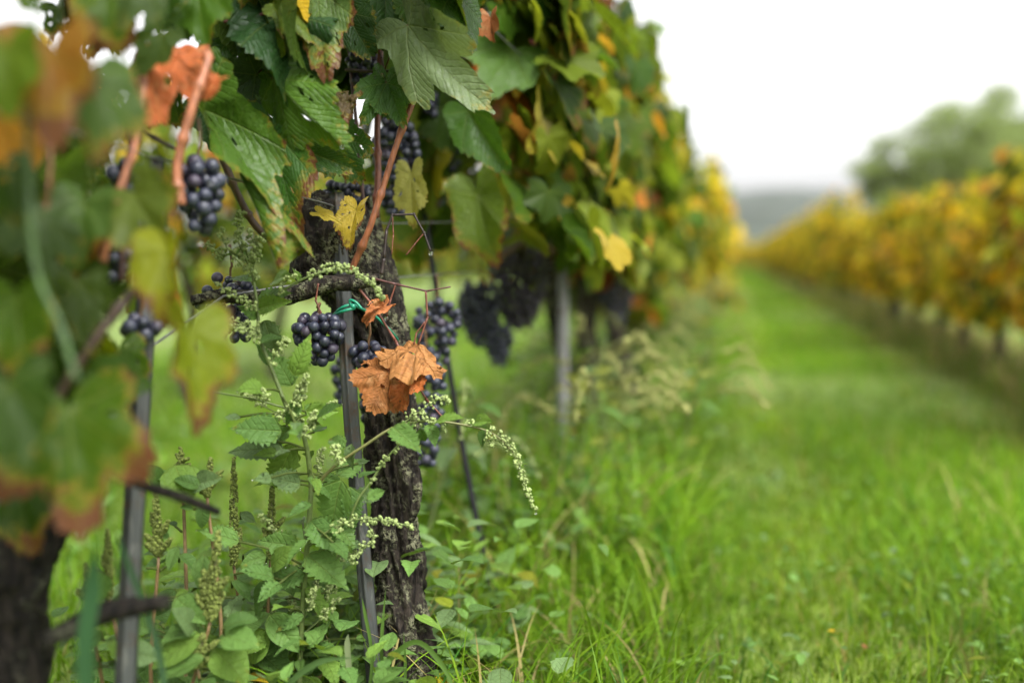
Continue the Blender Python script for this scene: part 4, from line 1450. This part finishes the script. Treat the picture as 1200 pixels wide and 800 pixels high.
def pigspike(parent, px0, py0, px1, py1, d, rpx, seed, side=4):
    mb = MB()
    r_ = np.random.default_rng(seed)
    p0, p1 = P(px0, py0, d), P(px1, py1, d)
    L = np.linalg.norm(p1 - p0)
    rr = PW(rpx, d)

    def fill(a, b, r, n):
        for _ in range(n):
            u = r_.random()
            prof = (0.75 + 0.35 * math.sin(u * 3.0)) * (1 - 0.65 * u ** 3)
            an = r_.uniform(0, 6.28)
            q = a + (b - a) * u + r * prof * (math.cos(an) * cR + math.sin(an) * cF) * r_.uniform(0.55, 1.0)
            ball(mb, q, r_.uniform(0.0011, 0.0019), SPH_XS, A(PW_C) * r_.uniform(0.6, 1.35))
    fill(p0, p1, rr * 0.85, int(430 * L / 0.12))
    for k in range(side):
        u = r_.uniform(0.0, 0.55) ** 1.3
        a = p0 + (p1 - p0) * u
        b = a + (cR * r_.choice([-1, 1]) * r_.uniform(0.7, 1.9) + cF * r_.uniform(-1, 1)) * rr * 1.45 + cU * L * r_.uniform(0.14, 0.32)
        fill(a, b, rr * 0.62, 120)
    tube(mb, [p0 - cU * 0.004, p1], 0.0012, 6, 8, (0.12, 0.13, 0.05))
    obj("seed_head", mb, M_BUD, parent)


def pigweed(base, spikes, leaves, label, seed):
    r_ = np.random.default_rng(seed)
    bp = P(*base)
    bp[2] = 0
    root = thing("pigweed", bp, label, "weed plant", "pigweeds with upright seed heads")
    for k, (x0, y0, x1, y1, d, rp) in enumerate(spikes):
        mb = MB()
        a = P(x0, y0, d)
        tube(mb, [bp, bp * 0.5 + a * 0.5 + A([r_.uniform(-.03, .03), r_.uniform(-.02, .02), -0.01]), a], [0.0026, 0.0022, 0.0016], 7, 20, (0.19, 0.12, 0.05))
        obj("stem", mb, M_STEM, root)
        for _ in range(11):
            u = r_.uniform(0.12, 0.97)
            q = bp + (a - bp) * u
            an = r_.uniform(0, 6.28)
            dr = cR * math.cos(an) + cF * math.sin(an) * 0.8 + A([0, 0, r_.uniform(-.25, .35)])
            ln = r_.uniform(0.018, 0.045) * (1.1 - 0.4 * u)
            weed_leaf(root, q + dr * 0.014, q + dr * (0.014 + ln), OV, A(WG[r_.integers(4)]) * r_.uniform(.8, 1.15), r_.uniform(.1, .45), r_.uniform(.2, .9), r_.uniform(-.6, .6), r_.uniform(.85, 1.2), r_.uniform(-.15, .2), stem=q)
        pigspike(root, x0, y0, x1, y1, d, rp, seed * 10 + k, 8 if rp > 6 else 5)
    for (a, b, c, wd_) in leaves:
        dd = spikes[0][4] + r_.uniform(-0.03, 0.03)
        weed_leaf(root, P(*a, dd), P(*b, dd - r_.uniform(0, 0.03)), OV, A(WG[c]) * r_.uniform(.85, 1.15), r_.uniform(0.1, 0.4), r_.uniform(0.2, 0.8), r_.uniform(-.5, .5), wd_, r_.uniform(-.15, .2),
                  stem=P((a[0] + bp[0] * 0 + a[0]) / 2, a[1] + 8, dd + 0.01))
    return root


pigweed((280, 835, 1.10), [(274, 662, 274, 536, 1.08, 6), (317, 655, 319, 567, 1.08, 5.5)],
        [((285, 650), (310, 648), 1, 1), ((312, 650), (283, 660), 0, 1), ((320, 660), (350, 690), 0, 1.1), ((318, 680), (290, 720), 1, 1), ((318, 665), (332, 640), 2, 1), ((272, 680), (296, 700), 1, 0.9),
         ((282, 600), (300, 612), 3, .9), ((316, 720), (350, 760), 0, 1), ((316, 740), (276, 778), 2, 1.2), ((280, 740), (312, 715), 0, 1.1), ((300, 760), (340, 790), 1, 1.1)],
        "pigweed with the tallest pointed seed head standing left of the goosefoot stem", 1)
pigweed((205, 830, 1.02), [(186, 652, 182, 576, 1.02, 6.5), (243, 582, 247, 536, 1.04, 5.5), (214, 548, 211, 524, 1.06, 4)],
        [((205, 545), (222, 586), 2, 1.5), ((200, 560), (170, 552), 0, 1), ((190, 570), (178, 545), 1, 1), ((225, 570), (250, 556), 3, .9), ((235, 590), (242, 622), 1, .9), ((198, 630), (178, 618), 1, .8),
         ((208, 640), (196, 668), 0, .9), ((210, 650), (235, 665), 1, 1), ((240, 650), (228, 690), 0, .9), ((235, 570), (205, 558), 1, 1), ((205, 690), (180, 720), 1, 1), ((206, 700), (240, 728), 0, 1)],
        "pigweed with a broad light leaf and reddish stems beside the front post", 2)
pigweed((248, 850, 0.98), [(247, 726, 256, 622, 0.98, 8.5), (231, 782, 238, 742, 0.97, 8.5)],
        [((232, 735), (188, 742), 0, 1.1), ((238, 745), (170, 775), 2, 1.0), ((250, 760), (292, 796), 2, 1.3), ((262, 735), (296, 715), 1, 1), ((240, 770), (180, 795), 0, 1.1), ((255, 750), (282, 742), 1, 1), ((228, 740), (215, 712), 3, 1), ((262, 745), (300, 752), 0, 1.1)],
        "pigweed with the fattest branching seed head low in the front", 3)
pigweed((120, 850, 0.92), [(128, 700, 126, 620, 0.94, 6), (106, 720, 100, 660, 0.95, 5)],
        [((128, 720), (150, 690), 1, 1), ((120, 740), (95, 760), 0, 1.1), ((130, 750), (160, 775), 2, 1.1), ((125, 700), (110, 670), 0, 1), ((118, 770), (80, 785), 1, 1)],
        "blurred pigweed between the dark front trunk and the front post", 4)

# generic leafy weeds in the strip under the rows
def generic_weed(seed, yellow=False):
    r_ = np.random.default_rng(seed)
    root = bpy.data.objects.new("goosefoot_weed", None)
    COL.objects.link(root)
    h = r_.uniform(0.26, 0.36)
    mb = MB()
    lean = r_.uniform(-0.08, 0.08, 2)
    pth = [(0, 0, 0), (lean[0] * .4, lean[1] * .4, h * .5), (lean[0], lean[1], h)]
    tube(mb, pth, [0.003, 0.0025, 0.001], 6, 16, SC_)
    obj("stem", mb, M_STEM, root)
    pp = smoothpath(pth, 40)
    for k in range(22):
        i = int(r_.uniform(4, 38))
        a = r_.uniform(0, 6.28)
        dr = A([math.cos(a), math.sin(a), r_.uniform(-0.4, 0.6)])
        s = r_.uniform(0.03, 0.06)
        mb = MB()
        fl = shape3d(RH_L[0], r_.uniform(.1, .4), 0, r_.uniform(.2, .9), .03)
        c = A(WG[r_.integers(4)]) if not yellow or r_.random() < .5 else A((0.2, 0.22, 0.04))
        put_leaf(mb, pp[i] + dr * 0.012, dr, A([0, 0, 1]) + 0.3 * dr, s, fl, RH_L[0][:, :2], RH_L[1:], c * r_.uniform(.8, 1.2), 0.0, pp[i], (0.09, 0.12, 0.03))
        obj("leaf", mb, M_WEED, root)
    for k in range(6):
        a = r_.uniform(0, 6.28)
        i = int(r_.uniform(22, 39))
        e = pp[i] + A([math.cos(a) * .09, math.sin(a) * .09, r_.uniform(0.0, .05)])
        e2 = e + A([math.cos(a) * .04, math.sin(a) * .04, -r_.uniform(0.02, 0.07)])
        mb = MB()
        tube(mb, [pp[i], e, e2], 0.0008, 4, 12, (0.16, 0.18, 0.05))
        spike(mb, [(pp[i] + e) / 2, e, e2], 0.006, 0.003, 70, (0.30, 0.30, 0.10) if yellow else BUD, seed * 9 + k, 0.0021)
        obj("flower_spike", mb, M_BUD, root)
    return root


gw = [generic_weed(60), generic_weed(61, True), generic_weed(62, True)]
spots = [(-0.30, 1.80, 1), (-0.22, 2.02, 2), (-0.36, 2.20, 0), (-0.28, 2.42, 1), (-0.5, 2.75, 0), (-0.55, 3.2, 2), (-0.33, 3.6, 1), (-0.22, 4.1, 0), (-0.36, 4.6, 2), (-0.28, 5.2, 1), (-0.34, 5.9, 0), (-0.26, 6.6, 2), (-0.5, 1.5, 0), (-0.55, 1.9, 1), (-0.12, 2.15, 1), (-0.18, 2.45, 2), (-0.55, 2.8, 0), (-0.06, 3.6, 1), (-0.10, 4.0, 2), (-0.60, 3.0, 1), (-0.15, 4.4, 0), (-0.2, 4.9, 1), (-0.14, 5.6, 2), (-0.22, 6.2, 1), (-0.18, 7.2, 2), (-0.15, 8.2, 1), (-0.2, 9.5, 2)]
u2 = set()
for k, (x, y, p) in enumerate(spots):
    o = copy_tree(gw[p]) if p in u2 else gw[p]
    u2.add(p)
    o.location = (x, y, 0)
    o.rotation_euler = (0, 0, rng.uniform(0, 6.28))
    s = rng.uniform(1.05, 1.45)
    o.scale = (s, s, s)
    tag(o, "blurred leafy goosefoot weed with yellowish spikes in the strip under the near row", "weed plant", "weeds under the near row")

# ---------------------------------------------------------------- undergrowth and grass
def undergrowth():
    r_ = np.random.default_rng(8)
    mb = MB()

    def clump(x, y, h, n, k=1.0):
        for _ in range(n):
            a = r_.uniform(0, 6.28)
            z = h * r_.random() ** 0.8
            p = A([x + r_.normal(0, .05), y + r_.normal(0, .05), z])
            dr = A([math.cos(a), math.sin(a), r_.uniform(-0.3, 0.8)])
            sh = OV_L if r_.random() < .6 else RH_L
            fl = shape3d(sh[0], r_.uniform(0, .4), 0, r_.uniform(.1, .9), .02)
            c = A(WG[r_.integers(4)]) * r_.uniform(.95, 1.5) if r_.random() < .93 else pick([(1, LIME), (.10, YEL), (.04, BRO)], r_) * .7
            put_leaf(mb, p, dr, A([0, 0, 1.]) + .2 * dr, k * r_.uniform(.02, .05), fl, sh[0][:, :2], sh[1:], c, 0.0)
    for _ in range(420):        # foot of the near row
        t = 1.6 + 6.2 * r_.random() ** 1.3
        clump(ROW + r_.normal(-0.02, 0.13), t, r_.uniform(.05, .24), 14)
    for _ in range(150):         # round the middle trunk and the pigweeds
        clump(r_.uniform(-0.66, -0.27), r_.uniform(0.90, 1.32), r_.uniform(.04, .24), 12)
    for _ in range(300):        # clover and plantain in the path
        clump(r_.uniform(-0.2, 1.3), 1.0 + 4 * r_.random() ** 1.3, r_.uniform(.03, .06), 8, 0.5)
    for _ in range(120):
        clump(r_.uniform(-1.8, -0.5), r_.uniform(0.9, 3.5), r_.uniform(.03, .07), 7)
    for _ in range(80):
        clump(ROW_R + r_.normal(0, .12), r_.uniform(3, 12), r_.uniform(.05, .15), 12)
    return mb


tag(obj("undergrowth", undergrowth(), M_WEED), kind="stuff")


def grass():
    r_ = np.random.default_rng(12)
    mb = MB()

    def field(n, x0, x1, y0, y1, h0, h1, w0, w1, seg=4, bend=0.6, colmul=1.0, dens=None):
        x = r_.uniform(x0, x1, n)
        y = y0 + (y1 - y0) * r_.random(n) ** (1.35 if dens is None else dens)
        big = np.sin(x * 3.1 + 1.3 * np.sin(y * 1.7)) * np.cos(y * 2.3 + np.sin(x * 2.2))
        h = r_.uniform(h0, h1, n) * (1 + 0.28 * big)
        track = np.exp(-((x - 0.12 - 0.03 * np.sin(y)) / 0.10) ** 2) + np.exp(-((x - 0.86 + 0.03 * np.sin(y * .8)) / 0.10) ** 2)
        h = h * (1 - 0.38 * track)
        wd = r_.uniform(w0, w1, n)
        a = r_.uniform(0, 2 * np.pi, n)
        dirx, diry = np.cos(a), np.sin(a)
        k = np.abs(r_.normal(bend, 0.35, n))
        u = np.linspace(0, 1, seg + 1)
        ang = k[:, None] * u * 1.5
        sx = np.sin(ang).cumsum(1) / (seg + 1)
        sz = np.cos(ang).cumsum(1) / (seg + 1)
        sx, sz = sx - sx[:, :1], sz - sz[:, :1]
        cx = x[:, None] + dirx[:, None] * sx * h[:, None]
        cy = y[:, None] + diry[:, None] * sx * h[:, None]
        cz = sz * h[:, None] - 0.012
        ww = wd[:, None] * (1 - u ** 1.6 * 0.93) / 2
        tw = a[:, None] + np.pi / 2 + r_.normal(0, 0.5, n)[:, None] + u * r_.normal(0, .6, n)[:, None]
        vx, vy = np.cos(tw) * ww, np.sin(tw) * ww
        L_ = np.stack([cx - vx, cy - vy, cz], -1)
        R_ = np.stack([cx + vx, cy + vy, cz], -1)
        v = np.stack([L_, R_], 2).reshape(-1, 3)
        m = 2 * (seg + 1)
        i = np.arange(n)[:, None] * m + 2 * np.arange(seg)[None, :]
        q = np.stack([i, i + 1, i + 3, i + 2], -1).reshape(-1, 4)
        t = r_.random(n)
        base = np.where(t[:, None] < .70, A([0.120, 0.228, 0.011]), np.where(t[:, None] < .88, A([0.165, 0.270, 0.014]), np.where(t[:, None] < .95, A([0.055, 0.165, 0.022]), A([0.26, 0.22, 0.075]))))
        strip = (np.exp(-((x - ROW_R - 0.05) / 0.38) ** 2) + 0.14 * np.exp(-((x - ROW) / 0.22) ** 2)) * .75
        base = np.where((r_.random(n) < strip)[:, None], A([0.36, 0.30, 0.12]), base)
        base = base * (1 + track[:, None] * A([.22, .10, 0]))
        base = base * r_.uniform(.75, 1.25, (n, 1)) * (1 + 0.36 * big[:, None]) * colmul
        mb.add(v, [q], np.repeat(base, m, 0))

    # the grass path and the near row's foot
    field(30000, -0.35, 1.45, 0.85, 2.4, 0.05, 0.115, 0.0022, 0.0042, bend=0.85, dens=1.0)
    field(34000, -0.35, 1.9, 2.4, 6.0, 0.05, 0.12, 0.003, 0.006, dens=1.2)
    field(26000, -0.5, 1.6, 6.0, 16.0, 0.05, 0.12, 0.006, 0.011, 3)
    field(16000, -0.6, 1.5, 16.0, 45.0, 0.05, 0.12, 0.012, 0.022, 3)
    field(5200, -0.66, -0.05, 0.95, 5.0, 0.12, 0.28, 0.003, 0.006, 6, 1.0)
    field(3000, 0.1, 1.4, 1.0, 3.5, 0.10, 0.20, 0.0022, 0.0042, 6, 0.9)
    field(7000, ROW - 0.28, ROW + 0.30, 1.7, 9.0, 0.16, 0.34, 0.003, 0.007, 6, 0.9, 1.15)
    field(6000, ROW_R - 0.25, ROW_R + 0.30, 3.0, 14.0, 0.14, 0.34, 0.005, 0.010, 5, 0.8)
    # beyond the near row
    field(16000, -2.0, -0.40, 0.8, 3.2, 0.05, 0.12, 0.003, 0.006, dens=1.0)
    field(16000, -3.4, -0.5, 3.2, 12.0, 0.05, 0.12, 0.006, 0.011, 3)
    field(14000, 1.3, 6, 3.0, 25.0, 0.05, 0.13, 0.008, 0.016, 3)
    return mb


tag(obj("grass", grass(), M_GRASS), kind="stuff")

# a few long sharp blades close to the middle trunk
def blade(pts, w_, label, col=(0.085, 0.155, 0.03)):
    mb = MB()
    p = smoothpath([P(*q) for q in pts], 30)
    u = np.linspace(0, 1, 30)
    wv = PW(w_, pts[0][2]) / 2 * np.minimum(1, (1 - u) * 3 + 0.04) * (0.7 + 0.3 * np.minimum(1, u * 4))
    T = np.gradient(p, axis=0)
    s = np.cross(T, -cF)
    s /= np.linalg.norm(s, axis=1)[:, None]
    n = np.cross(T, s)
    n /= np.linalg.norm(n, axis=1)[:, None]
    v = np.stack([p - s * wv[:, None], p + n * wv[:, None] * 0.35, p + s * wv[:, None]], 1).reshape(-1, 3)
    i = np.arange(29)[:, None] * 3
    q = np.stack([i + A([0, 1]), i + A([1, 2]), i + A([4, 5]), i + A([3, 4])], -1).reshape(-1, 4)
    mb.add(v, [q], col)
    o = obj("grass_blade", mb, M_GRASS, None, p[0])
    tag(o, label, "grass blade", "long grass blades at the middle trunk")


blade([(408, 830, 1.02), (409, 790, 1.02), (407, 755, 1.02), (408, 742, 1.02)], 7, "upright pale grass blade left of the middle trunk foot", (0.20, 0.24, 0.12))
blade([(430, 820, 1.04), (455, 775, 1.03), (490, 752, 1.02), (525, 790, 1.01), (535, 830, 1.0)], 6, "long arching grass blade crossing the middle trunk foot")
blade([(320, 840, 1.0), (340, 800, 0.99), (375, 775, 0.98), (415, 770, 0.97)], 7, "broad grass blade bending right below the goosefoot", (0.09, 0.16, 0.05))
blade([(452, 820, 1.06), (447, 760, 1.06), (452, 690, 1.06)], 4, "straight thin grass blade rising along the steel post")
blade([(430, 830, 1.05), (436, 770, 1.05), (428, 720, 1.05), (424, 700, 1.05)], 4, "thin grass blade left of the post foot")
blade([(470, 830, 1.05), (475, 790, 1.05), (473, 740, 1.05)], 3.5, "short grass blade in front of the middle trunk foot")
blade([(105, 860, .72), (100, 760, .70), (108, 690, .69), (112, 640, .68)], 20, "wide blurred blue-green blade beside the dark front trunk", (0.05, 0.12, 0.05))
blade([(200, 840, .80), (180, 740, .78), (150, 660, .76), (135, 620, .75)], 8, "blurred grass blade slanting across the front post", (0.06, 0.12, 0.06))

# ---------------------------------------------------------------- vineyard far beyond the last single vines
def far_vines():
    r_ = np.random.default_rng(99)
    mb = MB()
    for xr in np.arange(ROW - 4 * 1.64, ROW + 7 * 1.64, 1.64):
        t0 = 37 if abs(xr - ROW) < .1 else (42 if abs(xr - ROW_R) < .1 else 24)
        n = 5200
        p = np.stack([xr + r_.normal(0, .13, n), t0 + (150 - t0) * r_.random(n) ** 1.7, .18 + .95 * r_.random(n)], -1)
        s = r_.uniform(.06, .12, n)[:, None]
        n1 = r_.normal(size=(n, 3)); n1 /= np.linalg.norm(n1, axis=1)[:, None]
        n2 = np.cross(n1, r_.normal(size=(n, 3))); n2 /= np.linalg.norm(n2, axis=1)[:, None]
        v = np.stack([p - n1 * s, p + n2 * s * .9, p + n1 * s, p - n2 * s * .9], 1).reshape(-1, 3)
        pal = A(YEL + LIME + LIME + ORA[:1])
        mb.add(v, [np.arange(4 * n).reshape(-1, 4)], np.repeat(pal[r_.integers(len(pal), size=n)] * r_.uniform(.8, 1.1, (n, 1)), 4, 0))
    return mb


tag(obj("vineyard", far_vines(), M_TREE), kind="stuff")

# low shrub closing the far end of the grass path
sh_root = thing("shrub", (0.45, 52, 0), "small yellow-green shrub closing the far end of the grass path between the rows", "shrub")
mb = MB()
tube(mb, [(0.45, 52, -0.02), (0.5, 52, 0.3), (0.45, 52, 0.8)], [.05, .04, .015], 6, 8, (0.09, 0.075, 0.06))
obj("trunk", mb, M_BARE, sh_root)
mb = MB()
rs = np.random.default_rng(5)
n = 5000
p = A([0.45, 52, 0.62]) + rs.normal(size=(n, 3)) * A([.75, .4, .30]) * (0.8 + 0.4 * rs.random((n, 1)))
p[:, 2] = np.clip(p[:, 2], 0.03, 1.3)
sz = rs.uniform(.03, .07, n)[:, None]
n1 = rs.normal(size=(n, 3)); n1 /= np.linalg.norm(n1, axis=1)[:, None]
n2 = np.cross(n1, rs.normal(size=(n, 3))); n2 /= np.linalg.norm(n2, axis=1)[:, None]
mb.add(np.stack([p - n1 * sz, p + n2 * sz * .8, p + n1 * sz, p - n2 * sz * .8], 1).reshape(-1, 3), [np.arange(4 * n).reshape(-1, 4)],
       np.repeat(A(YEL + LIME)[rs.integers(6, size=n)], 4, 0))
obj("crown", mb, M_TREE, sh_root)

# fallen leaves at the foot of the near row
rf = np.random.default_rng(17)
for k in range(5):
    t = rf.uniform(1.9, 3.6)
    b = A([ROW + rf.uniform(-0.1, 0.2), t, 0.06])
    an = rf.uniform(0, 6.28)
    sh = MID[k % 5]
    mb = MB()
    fl = shape3d(sh[0], -.2, 0, .8, .15, 5, k, .12, k)
    put_leaf(mb, b, A([math.cos(an), math.sin(an), rf.uniform(-.2, .3)]), A([rf.uniform(-.4, .4), -.4, 1]), rf.uniform(.028, .042), fl, sh[0][:, :2], sh[1:], A([(0.15, 0.075, 0.03), (0.22, 0.12, 0.03), (0.10, 0.05, 0.025)][k % 3]), 0)
    tag(obj("fallen_leaf", mb, M_DEAD, None, b), "brown fallen vine leaf lying blurred in the grass beside the near row", "fallen leaf", "fallen leaves in the grass")

# ---------------------------------------------------------------- tree beyond the orange row
def tree(loc, h, cr, n, seed, label):
    r_ = np.random.default_rng(seed)
    root = thing("leafy_tree", loc, label, "tree")
    L0 = A(loc, float)
    mb = MB()
    tube(mb, [L0, L0 + A([.05, 0, h * .3]), L0 + A([-.05, .1, h * .6])], [.16, .12, .07], 10, 20, (0.09, 0.075, 0.06))
    obj("trunk", mb, M_BARE, root)
    cl = []
    for k in range(110):
        a = r_.uniform(0, 6.28)
        e = L0 + A([math.cos(a) * cr * math.sqrt(r_.uniform(0, 1.0)), math.sin(a) * cr * math.sqrt(r_.uniform(0, 1.0)), 0])
        e[2] = h * (.22 + .74 * r_.random() ** .85 * (1 - (np.hypot(*(e - L0)[:2]) / cr) ** 2 * .55))
        mb = MB()
        s = L0 + A([0, 0, h * r_.uniform(.28, .55)])
        tube(mb, [s, (s + e) / 2 + A([0, 0, .15]), e], [.035, .02, .008], 5, 10, (0.09, 0.075, 0.06))
        obj("limb", mb, M_BARE, root)
        cl.append((e, r_.uniform(.13, .27) * cr))
    mb = MB()
    per = n // len(cl)
    for c, rr in cl:
        d = r_.normal(size=(per, 3))
        d /= np.linalg.norm(d, axis=1)[:, None]
        p = c + d * rr * (r_.random((per, 1)) ** .45) * A([1, 1, .72])
        s = r_.uniform(.035, .075, per)
        n1 = r_.normal(size=(per, 3))
        n1 /= np.linalg.norm(n1, axis=1)[:, None]
        n2 = np.cross(n1, r_.normal(size=(per, 3)))
        n2 /= np.linalg.norm(n2, axis=1)[:, None]
        v = np.stack([p - n1 * s[:, None], p + n2 * s[:, None] * .45, p + n1 * s[:, None], p - n2 * s[:, None] * .45], 1).reshape(-1, 3)
        q = np.arange(per * 4).reshape(-1, 4)
        base = A([0.23, 0.29, 0.09]) * r_.uniform(.65, 1.35, (per, 1)) * r_.uniform(.9, 1.1)
        mb.add(v, [q], np.repeat(base, 4, 0))
    obj("crown", mb, M_TREE, root)


def at_ground(px, d):
    q = P(px, 300, d)
    return (q[0], q[1], 0)


tree(at_ground(1140, 24), 4.7, 2.6, 44000, 1, "rounded grey-green tree rising behind the orange row under the pale sky")
tree(at_ground(1215, 27), 5.3, 2.5, 36000, 2, "second grey-green tree partly cut by the frame behind the orange row")

# ---------------------------------------------------------------- remove the unused prototype
def wipe(o):
    for ch in list(o.children):
        wipe(ch)
    bpy.data.objects.remove(o)


for o in [x for x in COL.objects if x.parent is None and x.type == 'EMPTY' and "label" not in x]:
    wipe(o)
